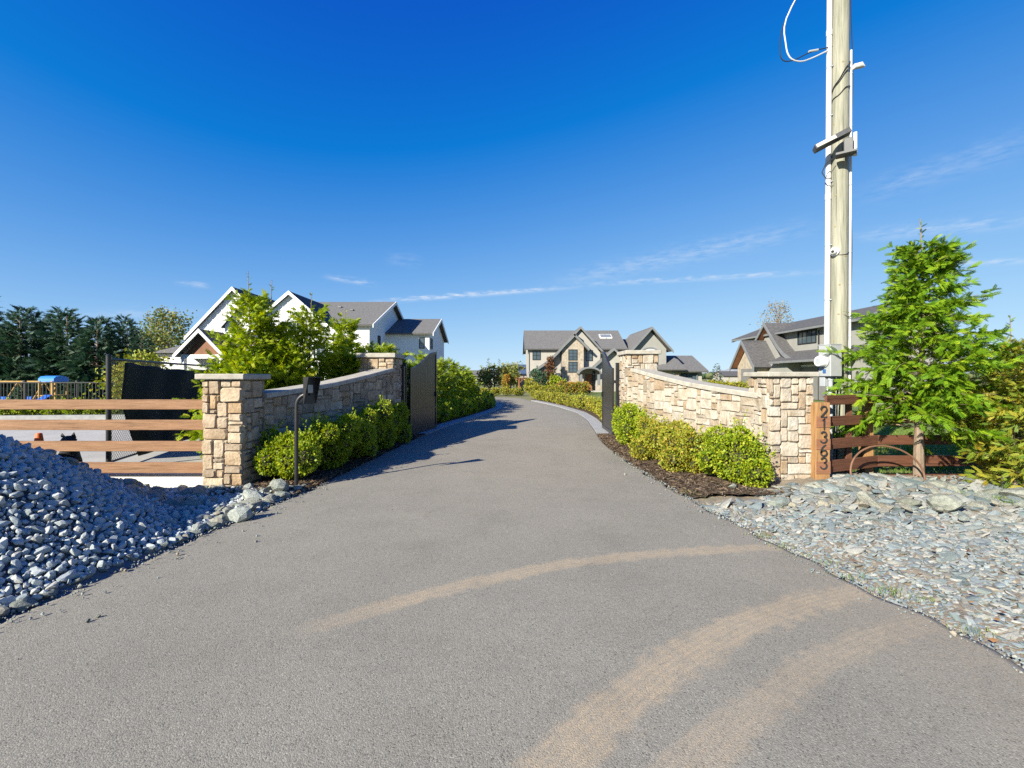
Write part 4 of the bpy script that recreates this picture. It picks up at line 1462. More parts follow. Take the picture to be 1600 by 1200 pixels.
    MB().tube([at(cz - 0.06 + 0.05 * k / 6 - 0.03 * math.sin(k / 6 * 3.1), math.radians(222 + 95 * k / 6), 0.006) for k in range(7)], 0.005, 6).build('cable', M_WIRE, root, smooth=True)
    # electric meter box
    mz0, mz1 = EYE + (HOR - 588) / F_PX * 7.35, EYE + (HOR - 538) / F_PX * 7.35
    mb = empty('meter_box', (-0.29, -0.20, 0), parent=root, rz=math.radians(-80))
    # local: -y face carries the meter (towards the drive), +x face is the plain side
    MB().bevbox(-0.12, 0.12, -0.10, 0.12, mz0, mz1, 0.006).build('case', M_METER, mb)
    MB().box(-0.125, 0.125, -0.105, 0.125, mz1 + 0.0005, mz1 + 0.014).build('case_top', M_METER, mb)
    zc = (mz0 + mz1) / 2 - 0.01
    MB().tube([(0.0, -0.098, zc), (0.0, -0.125, zc)], 0.105, 26).build('meter_ring', M_METER, mb, smooth=True)
    MB().tube([(0.0, -0.1255, zc), (0.0, -0.21, zc), (0.0, -0.225, zc)], [0.095, 0.09, 0.08], 26).build('meter_glass', M_CAMW, mb, smooth=True)
    MB().tube([(0.0, -0.2255, zc), (0.0, -0.228, zc)], [0.058, 0.058], 20).build('meter_dial', M_GREYPVC, mb)
    MB().box(-0.03, 0.03, -0.104, -0.1005, mz0 + 0.05, mz0 + 0.12).build('tag', mat('blue_tag', (0.03, 0.10, 0.25), rough=0.5), mb)
    MB().tube([(0.02, 0.0, mz0 - 0.0), (0.02, 0.0, 1.0), (0.02, 0.0, 0.0)], 0.034, 12).build('conduit', M_GREYPVC, mb, smooth=True)
    MB().tube([(0.02, 0.0, mz0 - 0.07), (0.02, 0.0, mz0 - 0.01)], 0.042, 12).build('coupling', M_GREYPVC, mb, smooth=True)
    MB().tube([(0.09, 0.03, mz0), (0.12, 0.04, mz0 - 0.1), (0.09, 0.05, mz0 - 0.5), (0.09, 0.05, 0.2)], 0.012, 6).build('ground_wire', M_WIRE, mb, smooth=True)
    MB().bevbox(-0.13, -0.03, -0.07, 0.03, mz0 - 0.17, mz0 - 0.003, 0.005).build('junction_box', M_GREYPVC, mb)
    return root


utility_pole()

# flexible pipe looped on the fence
def pipe_loop():
    c = P(1383, 744, 6.55)
    root = empty('pipe_loop', c, 'thin brown pipe bent into a loop against the right fence', 'pipe')
    M = mat('brown_pipe', (0.17, 0.085, 0.05), (0.12, 0.06, 0.035), scale=9, rough=0.6)
    pts = []
    for k in range(41):
        a = math.radians(250 - 290 * k / 40)
        pts.append((0.53 * math.cos(a) * (0.95 if k < 20 else 1.05), 0.10 * math.sin(a) - 0.02 * k / 40, 0.41 * math.sin(a) + 0.02))
    MB().tube(pts, 0.0135, 8).build('pipe', M, root, smooth=True)
    MB().tube([Vector(pts[0]), Vector(pts[0]) + Vector((0.10, -0.02, -0.06)), Vector(pts[0]) + Vector((0.25, -0.05, -0.07))], 0.0135, 8).build('pipe_end', M, root, smooth=True)


pipe_loop()

# white footing board under the left fence
def footing():
    root = empty('footing_board', (-6.2, 6.74, 0), 'long white board lying along the ground under the left fence', 'board')
    M = mat('white_board', (0.72, 0.69, 0.64), (0.60, 0.56, 0.50), scale=4, rough=0.8, bump=0.2, bscale=30)
    MB().bevbox(-3.2, 1.74, -0.03, 0.03, -0.1, 0.155, 0.005).build('board', M, root)
    MB().bevbox(-3.2, 1.74, 0.032, 0.07, -0.1, 0.10, 0.004).build('backing', M, root)


footing()

# ---------------------------------------------------------------- rocks
def boulder(seed):
    tv, tf = rock_template(seed + 300, cuts=9, flat=0.78, sub=2)
    me = np_mesh('rock', tv, tf); me.materials.append(M_ROCK)
    return me


BOULD = [boulder(k) for k in range(9)]


def rock(x, y, z, s, label, group, flat=1.0, yaw=None, tilt=0.25):
    o = bpy.data.objects.new('rock', random.choice(BOULD))
    COL.objects.link(o)
    o.location = (x, y, z)
    o.rotation_euler = (random.gauss(0, tilt), random.gauss(0, tilt), random.uniform(0, 6.28) if yaw is None else yaw)
    o.scale = (s * random.uniform(1.0, 1.35), s * random.uniform(0.8, 1.05), s * flat * random.uniform(0.75, 1.0))
    return tag(o, label, 'rock', group)


def rocks():
    # the row of larger rocks along the foot of the right fence
    placed = []
    gl = 'large grey-green rock in the row along the foot of the right fence'
    for k in range(38):
        u = 1215 + (1610 - 1215) * (k + random.uniform(-0.4, 0.4)) / 38
        v = 763 + 40 * random.random() ** 1.6 + (4 if u > 1480 else 0)
        p = G(u, v, 0.07)
        s = random.uniform(0.06, 0.145) * (1.1 if v < 785 else 0.7)
        rock(p.x, p.y, 0.055 + random.uniform(-0.02, 0.03), s, gl, 'rocks at the foot of the right fence', 0.85)
    p = G(1478, 790, 0.08); rock(p.x, p.y, 0.09, 0.17, 'pinkish tan rock, the widest one below the leaning cedar', 'rocks at the foot of the right fence')
    p = G(1592, 775, 0.08); rock(p.x, p.y, 0.10, 0.20, 'pale rock at the right edge under the yellow cedar', 'rocks at the foot of the right fence')
    p = G(1144, 760, 0.06); rock(p.x, p.y, 0.06, 0.075, 'small grey rock in the mulch below the right bush', 'rocks in the mulch')
    # left: rough rocks between the pile and the pillar, then a line along the asphalt edge
    g1 = 'dark angular rock in the shaded heap below the tan pillar'
    for k in range(70):
        x, y = random.uniform(-5.6, -3.15), random.uniform(5.25, 6.42)
        if x > XL(y) - 0.16: continue
        z = max(0.0, float(pile_z(np.array(x), np.array(y))))
        rock(x, y, z + 0.015, random.uniform(0.06, 0.125), g1, 'rocks below the tan pillar')
    g2 = 'sunlit pale rock in the line along the left edge of the asphalt'
    ys = np.concatenate([np.arange(2.9, 4.4, 0.13), np.arange(4.4, 6.5, 0.115)])
    for y in ys:
        y = y + random.uniform(-0.05, 0.05)
        s = random.uniform(0.045, 0.08) if y < 4.6 else random.uniform(0.07, 0.13)
        x = XL(y) - s * random.uniform(0.5, 1.1)
        rock(x, y, 0.025, s, g2, 'rocks along the left asphalt edge', 0.8)
        if y > 4.4 and random.random() < 0.75:
            s = random.uniform(0.05, 0.09)
            rock(x - random.uniform(0.12, 0.26), y, 0.04, s, g2, 'rocks along the left asphalt edge', 0.8)
    p = G(438, 766, 0.06); rock(p.x, p.y, 0.10, 0.17, 'big leaning pale green rock at the foot of the keypad post', 'rocks along the left asphalt edge', 1.15)
    p = G(400, 778, 0.05); rock(p.x, p.y, 0.07, 0.17, 'broad pale rock between the tan pillar and the asphalt', 'rocks along the left asphalt edge')
    p = G(375, 805, 0.05); rock(p.x, p.y, 0.05, 0.14, 'blocky pale green rock nearest the asphalt bend on the left', 'rocks along the left asphalt edge')
    # stray pebbles on the asphalt
    for u, v, lab in ((137, 971, 'pair of pebbles'), (153, 964, 'pair'), (612, 797, 'dark')):
        pp = G(u, v, 0.012)
        o = rock(pp.x, pp.y, 0.016, 0.016, 'tiny stray pebble lying alone on the asphalt', 'stray pebbles on the asphalt')
        o.name = 'pebble'


rocks()

# ---------------------------------------------------------------- traffic cone
def cone():
    base = Vector((-7.55, 7.15, -0.04))
    root = empty('traffic_cone', base, 'orange traffic cone behind the left fence by the gravel pile', 'traffic cone')
    M = mat('cone_orange', (0.75, 0.13, 0.02), (0.62, 0.10, 0.02), scale=6, rough=0.55)
    MB().tube([(0, 0, 0.03), (0, 0, 0.40), (0, 0, 0.745), (0, 0, 0.755)], [0.145, 0.088, 0.04, 0.034], 22).build('cone', M, root, smooth=True)
    MB().bevbox(-0.19, 0.19, -0.19, 0.19, 0.0, 0.032, 0.008).build('base', M, root)


cone()

# ---------------------------------------------------------------- dog
def dog():
    M = mat('black_fur', (0.012, 0.012, 0.013), (0.022, 0.020, 0.020), scale=30, rough=0.75, bump=0.4, bscale=80)
    x, y = (108 - 800) / F_PX * 7.05, 7.05
    root = empty('dog', (x, y, -0.04), 'black dog with pricked ears sitting behind the left fence', 'dog')
    # one skinned body: sitting, head turned to the right
    J = {'pel': (-0.22, 0.28, 0.16, 0.13), 'spine': (-0.16, 0.20, 0.30, 0.125), 'chest': (-0.06, 0.08, 0.43, 0.125), 'neck': (-0.02, 0.02, 0.56, 0.085),
         'head': (0.0, -0.02, 0.655, 0.115), 'brow': (0.06, -0.05, 0.645, 0.088), 'muz': (0.14, -0.09, 0.61, 0.05), 'nose': (0.19, -0.115, 0.60, 0.034),
         'shl': (-0.13, -0.01, 0.36, 0.06), 'ell': (-0.14, -0.03, 0.20, 0.04), 'pal': (-0.14, -0.05, 0.03, 0.035), 'pfl': (-0.12, -0.12, 0.03, 0.03),
         'shr': (0.05, 0.02, 0.36, 0.06), 'elr': (0.06, 0.0, 0.20, 0.04), 'par': (0.06, -0.02, 0.03, 0.035), 'pfr': (0.08, -0.09, 0.03, 0.03),
         'hkl': (-0.33, 0.16, 0.17, 0.085), 'hfl': (-0.34, 0.24, 0.04, 0.04), 'hpl': (-0.32, 0.06, 0.03, 0.035),
         'hkr': (-0.08, 0.20, 0.17, 0.085), 'hfr': (-0.06, 0.28, 0.04, 0.04), 'hpr': (-0.03, 0.10, 0.03, 0.035),
         't1': (-0.27, 0.42, 0.08, 0.04), 't2': (-0.22, 0.56, 0.04, 0.025)}
    E = [('pel', 'spine'), ('spine', 'chest'), ('chest', 'neck'), ('neck', 'head'), ('head', 'brow'), ('brow', 'muz'), ('muz', 'nose'), ('chest', 'shl'), ('shl', 'ell'), ('ell', 'pal'), ('pal', 'pfl'),
         ('chest', 'shr'), ('shr', 'elr'), ('elr', 'par'), ('par', 'pfr'), ('pel', 'hkl'), ('hkl', 'hfl'), ('hfl', 'hpl'), ('pel', 'hkr'), ('hkr', 'hfr'), ('hfr', 'hpr'), ('pel', 't1'), ('t1', 't2')]
    names = list(J)
    me = bpy.data.meshes.new('body')
    me.from_pydata([J[n][:3] for n in names], [(names.index(a), names.index(b)) for a, b in E], [])
    o = link('body', me, M, root)
    md = o.modifiers.new('skin', 'SKIN')
    me.skin_vertices.new() if not me.skin_vertices else None
    for i, n in enumerate(names):
        sv = me.skin_vertices[0].data[i]
        sv.radius = (J[n][3], J[n][3]); sv.use_root = (n == 'pel')
    o.modifiers.new('sub', 'SUBSURF').levels = 2
    o.modifiers['sub'].render_levels = 2
    dg = bpy.context.evaluated_depsgraph_get()
    fin = bpy.data.meshes.new_from_object(o.evaluated_get(dg))
    o.modifiers.clear()
    o.data = fin
    if not fin.materials: fin.materials.append(M)
    fin.polygons.foreach_set('use_smooth', [True] * len(fin.polygons))
    for sx, sy, h in ((-0.105, 0.01, 0.075), (0.085, -0.02, 0.095)):
        c = Vector((sx, sy, 0.715))
        vs = [c + Vector((-0.035, 0.015, -0.02)), c + Vector((0.038, 0.015, -0.02)), c + Vector((0.0, -0.03, -0.01)), c + Vector((sx * 0.15, 0.0, h - 0.02)), c + Vector((-0.03, -0.012, 0.01)), c + Vector((0.03, -0.012, 0.01))]
        MB().add(vs, [(0, 1, 3), (1, 5, 3), (5, 2, 3), (2, 4, 3), (4, 0, 3), (0, 4, 2, 5, 1)]).build('ear', M, root, smooth=True)
    M2 = mat('dog_nose', (0.02, 0.02, 0.02), rough=0.3)
    MB().tube([(0.215, -0.13, 0.604), (0.227, -0.137, 0.604)], [0.018, 0.012], 10).build('nose', M2, root, smooth=True)
    M3 = mat('dog_eye', (0.06, 0.03, 0.015), rough=0.15)
    for sx, sy in ((0.075, -0.133), (0.145, -0.03)):
        MB().tube([(sx, sy, 0.668), (sx + 0.006, sy - 0.008, 0.668)], [0.011, 0.007], 8).build('eye', M3, root, smooth=True)


dog()

# ---------------------------------------------------------------- chain-link gate with a dark screen
def chain_gate():
    A, B = Vector((-7.22, 8.02, -0.04)), Vector((-8.75, 13.1, -0.04))
    d = B - A; L = d.length
    root = empty('chain_link_gate', A, 'black chain-link gate hung with a sagging black screen behind the left fence', 'gate', rz=math.atan2(d.y, d.x))
    H = 2.02
    MB().tube([(0, 0, -0.1), (0, 0, H + 0.01)], 0.041, 14).build('post', M_BLACK, root, smooth=True)
    MB().tube([(0, 0, H + 0.011), (0, 0, H + 0.035)], [0.048, 0.03], 14).build('post_cap', M_BLACK, root, smooth=True)
    MB().tube([(L, 0, -0.1), (L, 0, H + 0.01)], 0.041, 14).build('post', M_BLACK, root, smooth=True)
    MB().tube([(0.045, 0, H - 0.05), (L - 0.045, 0, H - 0.05)], 0.024, 10).build('top_rail', M_BLACK, root, smooth=True)
    MB().tube([(0.045, 0, 0.12), (L - 0.045, 0, 0.12)], 0.02, 10).build('bottom_rail', M_BLACK, root, smooth=True)
    # mesh wires
    mb = MB(); st = 0.075; z0, z1 = 0.12, H - 0.06
    span = z1 - z0
    w = 0.0026
    def wire(a, b):
        mb.add([(a[0], -w, a[1] - w), (a[0], w, a[1] + w), (b[0], w, b[1] + w), (b[0], -w, b[1] - w), (a[0], -w, a[1] + w), (b[0], -w, b[1] + w)], [(0, 3, 2, 1), (0, 4, 5, 3), (4, 1, 2, 5)])
    s = -span
    while s < L - 0.05:
        for sg in (1, -1):
            p0 = [s, z0 if sg > 0 else z1]; p1 = [s + span, z1 if sg > 0 else z0]
            if p0[0] < 0.05:
                t = (0.05 - p0[0]) / span; p0 = [0.05, p0[1] + (p1[1] - p0[1]) * t]
            if p1[0] > L - 0.05:
                t = (L - 0.05 - p0[0]) / (p1[0] - p0[0]); p1 = [L - 0.05, p0[1] + (p1[1] - p0[1]) * t]
            wire(p0, p1)
        s += st
    o = mb.build('wire_mesh', M_BLACK, root)
    o['kind'] = 'stuff'
    M = mat('black_screen', (0.006, 0.008, 0.008), (0.012, 0.015, 0.014), scale=2.5, rough=0.85, bump=0.5, bscale=3, bdist=0.05)
    # screen: torn away from the post side, sagging at the top
    nx, nz = 44, 26
    V = []
    for i in range(nx):
        q = i / (nx - 1)
        for j in range(nz):
            t = j / (nz - 1)
            left = 0.16 + 0.55 * abs(t - 0.62) ** 1.3 + (0.75 * (0.62 - t) if t < 0.62 else 0.0)
            x = left + (L - 0.06 - left) * q
            top = H - 0.13 + 0.03 * math.cos(q * 6.6) - 0.06 * q + 0.012 * math.sin(q * 29)
            z = 0.08 + (top - 0.08) * t
            y = -0.05 - 0.03 * math.sin(q * 9 + t * 2) - 0.02 * math.sin(q * 23 - t * 5) - 0.05 * math.sin(t * 3.1) * (0.6 + 0.4 * math.sin(q * 4))
            V.append((x, y, z))
    fs = [(i * nz + j, (i + 1) * nz + j, (i + 1) * nz + j + 1, i * nz + j + 1) for i in range(nx - 1) for j in range(nz - 1)]
    sc = MB().add(V, fs).build('screen', M, root, smooth=True)
    so = sc.modifiers.new('thick', 'SOLIDIFY'); so.thickness = 0.004
    tie = MB().tube([(0.30, -0.075, 1.40), (0.42, -0.082, 1.42)], 0.008, 6).build('tie', M_PVC, root)


chain_gate()

# ---------------------------------------------------------------- dark picket railing and hedge behind
def picket_fence():
    Yf = 19.6
    x0, x1 = -26.0, -12.2
    root = empty('picket_railing', (x0, Yf, 0), 'black metal picket railing in front of the playground', 'railing')
    for z in (1.36, 0.22):
        MB().box(0, x1 - x0, -0.02, 0.02, z, z + 0.045).build('rail', M_BLACK, root)
    me = None
    n = int((x1 - x0) / 0.155)
    for k in range(n):
        x = 0.05 + k * 0.155
        if me is None:
            o = MB().box(-0.011, 0.011, -0.011, 0.011, 0.10, 1.36).build('picket', M_BLACK, root, loc=(x, 0, 0)); me = o.data
        else:
            link('picket', me, None, root, (x, 0, 0))
    me = None
    for x in np.arange(0, x1 - x0 + 0.1, 2.3):
        if me is None:
            o = MB().bevbox(-0.05, 0.05, 0.024, 0.124, -0.1, 1.48, 0.006).build('post', M_BLACK, root, loc=(x, 0, 0)); me = o.data
        else:
            link('post', me, None, root, (x, 0, 0))


picket_fence()
kb = MB()
kb.add([(-26, 16.2, -0.06), (-26, 16.4, -0.06), (-8.5, 18.2, -0.06), (-8.5, 18.0, -0.06), (-26, 16.2, 0.16), (-26, 16.4, 0.16), (-8.5, 18.2, 0.16), (-8.5, 18.0, 0.16)],
       [(0, 3, 2, 1), (4, 5, 6, 7), (0, 1, 5, 4), (1, 2, 6, 5), (2, 3, 7, 6), (3, 0, 4, 7)])
tag(kb.build('concrete_kerb', M_KERB), kind='structure')


def playground():
    Y = 24.0
    M_YEL = mat('play_timber', (0.40, 0.24, 0.07), (0.30, 0.18, 0.05), scale=4, rough=0.7)
    M_BLUE = mat('play_blue', (0.02, 0.10, 0.50), (0.02, 0.13, 0.55), scale=3, rough=0.45)
    M_BLUE2 = mat('play_roof', (0.03, 0.20, 0.62), (0.03, 0.17, 0.55), scale=3, rough=0.5)
    c = (84 - 800) / F_PX * Y
    root = empty('play_tower', (c, Y, 0), 'yellow timber play tower with a blue roof and blue slide', 'play tower')
    for sx in (-0.33, 0.33):
        for sy in (-0.4, 0.4):
            MB().box(sx - 0.045, sx + 0.045, sy - 0.045, sy + 0.045, -0.1, 1.42).build('post', M_YEL, root)
    MB().prism([(-0.42, 1.38), (0.42, 1.38), (0.40, 1.55), (0.28, 1.66), (0.0, 1.70), (-0.28, 1.66), (-0.40, 1.55)], 'x', -0.41, 0.41).build('roof', M_BLUE2, root)
    MB().box(-0.42, 0.42, -0.45, 0.45, 0.62, 0.68).build('platform', M_YEL, root)
    MB().slab([(0.0, -0.45, 0.70), (0.36, -0.45, 0.70), (0.36, -1.7, 0.02), (0.0, -1.7, 0.02)], 0.04).build('slide', M_BLUE, root)
    for k in range(4):
        MB().box(-0.36, -0.05, -0.47, -0.455, 0.12 + 0.14 * k, 0.17 + 0.14 * k).build('rung', M_YEL, root)
    # swing set
    s = empty('swing_set', (c - 2.0, Y, 0), 'yellow timber swing frame with two blue swing seats', 'swing set')
    MB().box(-1.5, 1.6, -0.04, 0.04, 1.36, 1.43).build('beam', M_YEL, s)
    for x in (-1.4, 0.1, 1.5):
        for sy in (-1, 1):
            MB().tube([(x, 0, 1.38), (x + 0.12 * sy, 0.75 * sy, -0.05)], 0.035, 6).build('leg', M_YEL, s)
    for x in (-0.62, 0.75):
        st = MB().bevbox(x - 0.2, x + 0.2, -0.14, 0.14, 0.36, 0.58, 0.02).build('swing_seat', M_BLUE, s)
        for q in (-0.17, 0.17):
            MB().tube([(x + q, 0, 0.58), (x + q, 0, 1.36)], 0.012, 5).build('chain', M_BLACK, st)
    b = empty('bin', ((150 - 800) / F_PX * 21.5, 21.5, 0), 'small white bin standing behind the black railing', 'bin')
    MB().tube([(0, 0, -0.05), (0, 0, 0.5)], [0.17, 0.2], 14).build('body', M_CAMW, b, smooth=True)
    MB().tube([(0, 0, 0.501), (0, 0, 0.56), (0, 0, 0.60)], [0.21, 0.21, 0.08], 14).build('lid', M_BLACK, b, smooth=True)


playground()

# ---------------------------------------------------------------- foliage
M_BARK = mat('grey_bark', (0.16, 0.115, 0.08), (0.25, 0.19, 0.14), scale=5, rough=0.9, bump=0.8, bscale=16, stretch=(5, 5, 0.8))
M_TWIG = mat('pale_twig', (0.27, 0.20, 0.13), (0.20, 0.14, 0.09), scale=7, rough=0.85)
M_CEDAR = mat('cedar_green', (1, 1, 1), ramp=[(0.12, 0.20, 0.010), (0.21, 0.30, 0.012), (0.28, 0.36, 0.014), (0.38, 0.43, 0.018), (0.46, 0.47, 0.022)], src='attr', rough=0.6, trans=0.45, spec=0.2)
M_CEDAR2 = mat('cedar_fresh', (1, 1, 1), ramp=[(0.06, 0.15, 0.008), (0.12, 0.235, 0.010), (0.18, 0.30, 0.012), (0.28, 0.37, 0.016)], src='attr', rough=0.6, trans=0.36, spec=0.2)
M_CEDARY = mat('cedar_yellow', (1, 1, 1), ramp=[(0.10, 0.17, 0.02), (0.18, 0.25, 0.025), (0.28, 0.29, 0.03), (0.38, 0.30, 0.03), (0.22, 0.27, 0.03)], src='attr', rough=0.6, trans=0.32)
M_BOX = mat('boxwood_leaf', (1, 1, 1), ramp=[(0.10, 0.18, 0.012), (0.21, 0.29, 0.016), (0.32, 0.38, 0.02), (0.44, 0.44, 0.026)], src='attr', rough=0.5, trans=0.36)
M_BOXY = mat('boxwood_yellow_leaf', (1, 1, 1), ramp=[(0.15, 0.20, 0.02), (0.25, 0.28, 0.028), (0.34, 0.32, 0.035), (0.38, 0.26, 0.035)], src='attr', rough=0.5, trans=0.28)
M_SPRUCE = mat('spruce_needles', (1, 1, 1), ramp=[(0.022, 0.055, 0.028), (0.035, 0.08, 0.04), (0.05, 0.10, 0.055), (0.07, 0.125, 0.065)], src='attr', rough=0.65, trans=0.15)
M_DECID = mat('autumn_leaf', (1, 1, 1), ramp=[(0.08, 0.13, 0.03), (0.15, 0.19, 0.045), (0.25, 0.23, 0.05), (0.33, 0.26, 0.05)], src='attr', rough=0.6, trans=0.3)
M_LAUREL = mat('laurel_leaf', (1, 1, 1), ramp=[(0.09, 0.17, 0.012), (0.17, 0.25, 0.016), (0.27, 0.33, 0.02), (0.38, 0.39, 0.03)], src='attr', rough=0.5, trans=0.36)
M_ORANGE = mat('orange_leaf', (1, 1, 1), ramp=[(0.35, 0.12, 0.02), (0.42, 0.20, 0.03), (0.30, 0.24, 0.03), (0.18, 0.20, 0.03)], src='attr', rough=0.6, trans=0.3)
M_BROWNL = mat('dry_leaf', (1, 1, 1), ramp=[(0.13, 0.055, 0.03), (0.20, 0.09, 0.045), (0.16, 0.10, 0.06), (0.26, 0.12, 0.04)], src='attr', rough=0.7, trans=0.2)
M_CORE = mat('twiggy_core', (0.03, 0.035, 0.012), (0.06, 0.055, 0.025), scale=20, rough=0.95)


def frond(n_side=6, droop=0.28, wid=0.05, side=0.42):
    """a flat feathery spray, stem along +x, length 1: thin pointed blades"""
    V, Fc = [], []
    def dia(a, d, L, w):
        a = np.array(a); d = np.array(d) / np.linalg.norm(d)
        s = np.array([-d[1], d[0], 0.0])
        b = len(V)
        for q in (a + d * L * 0.12 + s * w, a + d * L, a + d * L * 0.12 - s * w):
            q = q.copy(); q[2] -= droop * (q[0] ** 2 + 1.1 * q[1] ** 2)
            V.append(q)
        Fc.append([b, b + 1, b + 2])
    dia((0, 0, 0), (1, 0, 0), 1.0, wid * 0.8)
    for k in range(n_side):
        x = 0.10 + 0.72 * k / n_side
        L = side * (1 - 0.55 * x) * (0.8 + 0.2 * (k % 2))
        for sg in (1, -1):
            dia((x, 0, 0), (0.75, sg * 0.62, 0), L, wid)
            if k < n_side - 2:
                dia((x + 0.45 * L * 0.77, sg * 0.45 * L * 0.63, 0), (0.96, sg * 0.15, 0), L * 0.55, wid * 0.8)
    return np.array(V), np.array(Fc)


FROND = frond(8, 0.28, 0.034, 0.38)
FROND_LO = frond(5, 0.3, 0.05, 0.44)
FROND_XLO = frond(3, 0.3, 0.07, 0.46)
NEEDLE = frond(5, 0.22, 0.045, 0.36)
LEAF_V = np.array([(0, 0, 0), (0.5, 0.24, -0.06), (1, 0, 0.0), (0.5, -0.24, -0.06)], float)
LEAF_F = np.array([[0, 1, 2, 3]])
WLEAF_V = np.array([(0, 0, 0), (0.45, 0.34, -0.08), (1, 0, -0.05), (0.45, -0.34, -0.08)], float)


def conifer(name, base, H, R, mat_leaf, label, cat='tree', group=None, seed=0, nb=90, fl=0.2, tip_bare=0.10, lean=(0, 0), low=0.06, shape=1.0, lo=False,
            per_branch=9, up=0.45, droop_b=0.25, trunk_r=None, foliage='foliage', upright=0.35, density_gap=0.12, tw=4, hang=0.25):
    """scale-leaved conifer: tapered trunk, limbs spiralling up it, side twigs on every limb and feathery sprays on every twig"""
    r = np.random.default_rng(seed)
    root = empty(name, base, label, cat, group)
    tr = trunk_r or 0.016 * H + 0.012
    zs = np.linspace(0, 1, 14)
    ax = lambda q: np.array([lean[0] * q * q * H + 0.03 * H * math.sin(q * 5 + seed) * 0.25, lean[1] * q * q * H + 0.02 * H * math.sin(q * 4 + 2 * seed) * 0.25, q * H])
    MB().tube([ax(q) - (np.array([0, 0, 0.12]) if q == 0 else 0) for q in zs], [tr * (1 - q) ** 1.35 + 0.006 for q in zs], 9).build('trunk', M_BARK, root, smooth=True)
    limbs = MB()
    fp, fd, fs_ = [], [], []
    for i in range(nb):
        q = low + (1 - tip_bare - low) * (max(0.0, i + r.uniform(-0.5, 0.5)) / nb) ** 0.95
        q = min(max(q, low), 1 - tip_bare)
        a = i * 2.39996 + r.uniform(-0.5, 0.5)
        prof = (1 - q) ** (0.80 * shape) * min(1.0, 0.60 + q * 3.0)
        L = R * prof * r.uniform(0.62, 1.28) + 0.05 * R
        if r.random() < density_gap: L *= 0.5
        p = ax(q)
        rise = up * (0.5 + 0.9 * q) + r.normal(0, 0.22)
        dr = droop_b * r.uniform(0.4, 1.6)
        pts, ns = [], 5
        bend = r.normal(0, 0.25)
        for k in range(ns + 1):
            t = k / ns
            aa = a + bend * t
            pts.append(p + np.array([math.cos(aa) * L * t, math.sin(aa) * L * t, rise * L * t - dr * L * t * t * (1.2 - q)]))
        if i % 2 == 0 or not lo:
            limbs.tube(pts, [max(0.003, 0.010 * (L / 0.9) * (1 - 0.85 * k / ns)) for k in range(ns + 1)], 4, cap=False)
        m = max(3, int(per_branch * (0.40 + 0.8 * L / R)))
        for k in range(m):
            t = 0.12 + 0.88 * (k + r.random()) / m
            j = min(int(t * ns), ns - 1); w = t * ns - j
            pp = pts[j] * (1 - w) + pts[j + 1] * w
            dd = pts[min(j + 1, ns)] - pts[j]; dd = dd / (np.linalg.norm(dd) + 1e-9)
            side = np.array([-dd[1], dd[0], 0]) * (1 if k % 2 else -1) * r.uniform(0.5, 1.2)
            d = dd + side + np.array([0, 0, r.normal(0.1, upright)])
            if k == m - 1: pp, d = pts[-1], dd + np.array([0, 0, 0.2])
            d = d / np.linalg.norm(d)
            tl = (0.28 * L * (1.15 - 0.6 * t) + 0.07) * r.uniform(0.6, 1.25)
            for z in range(tw):
                w2 = (z + r.random()) / tw
                fp.append(pp + d * tl * w2 - np.array([0, 0, 0.25 * tl * w2 * w2]))
                fd.append(d + r.normal(size=3) * 0.42 + np.array([0, 0, -hang * r.random()]))
                fs_.append(fl * r.uniform(0.55, 1.2) * (0.75 + 0.30 * (1 - q)))
    for k in range(int(14 + 26 * tip_bare)):              # thin growth along the leader
        q = r.uniform(1 - tip_bare - 0.03, 0.985)
        a = r.uniform(0, 6.28)
        fp.append(ax(q)); fd.append(np.array([math.cos(a), math.sin(a), r.uniform(0.4, 1.3)])); fs_.append(fl * r.uniform(0.4, 0.9) * (1.15 - q) * 3.4)
    limbs.build('limbs', M_TWIG, root, smooth=True)
    fp, fd, fs_ = np.array(fp), np.array(fd), np.array(fs_).clip(0.04, 2.0)
    T = FROND if not lo else (FROND_XLO if lo == 2 else FROND_LO)
    rot = frame_rot(fd, roll=r.uniform(-1.5, 1.5, len(fp)))
    V, Fc, rr = scatter(T[0], T[1], fp, rot, fs_, per=np.clip(r.normal(0.5, 0.27, len(fp)), 0, 1))
    link(foliage, np_mesh(foliage, V, Fc, rr), mat_leaf, root)
    return root


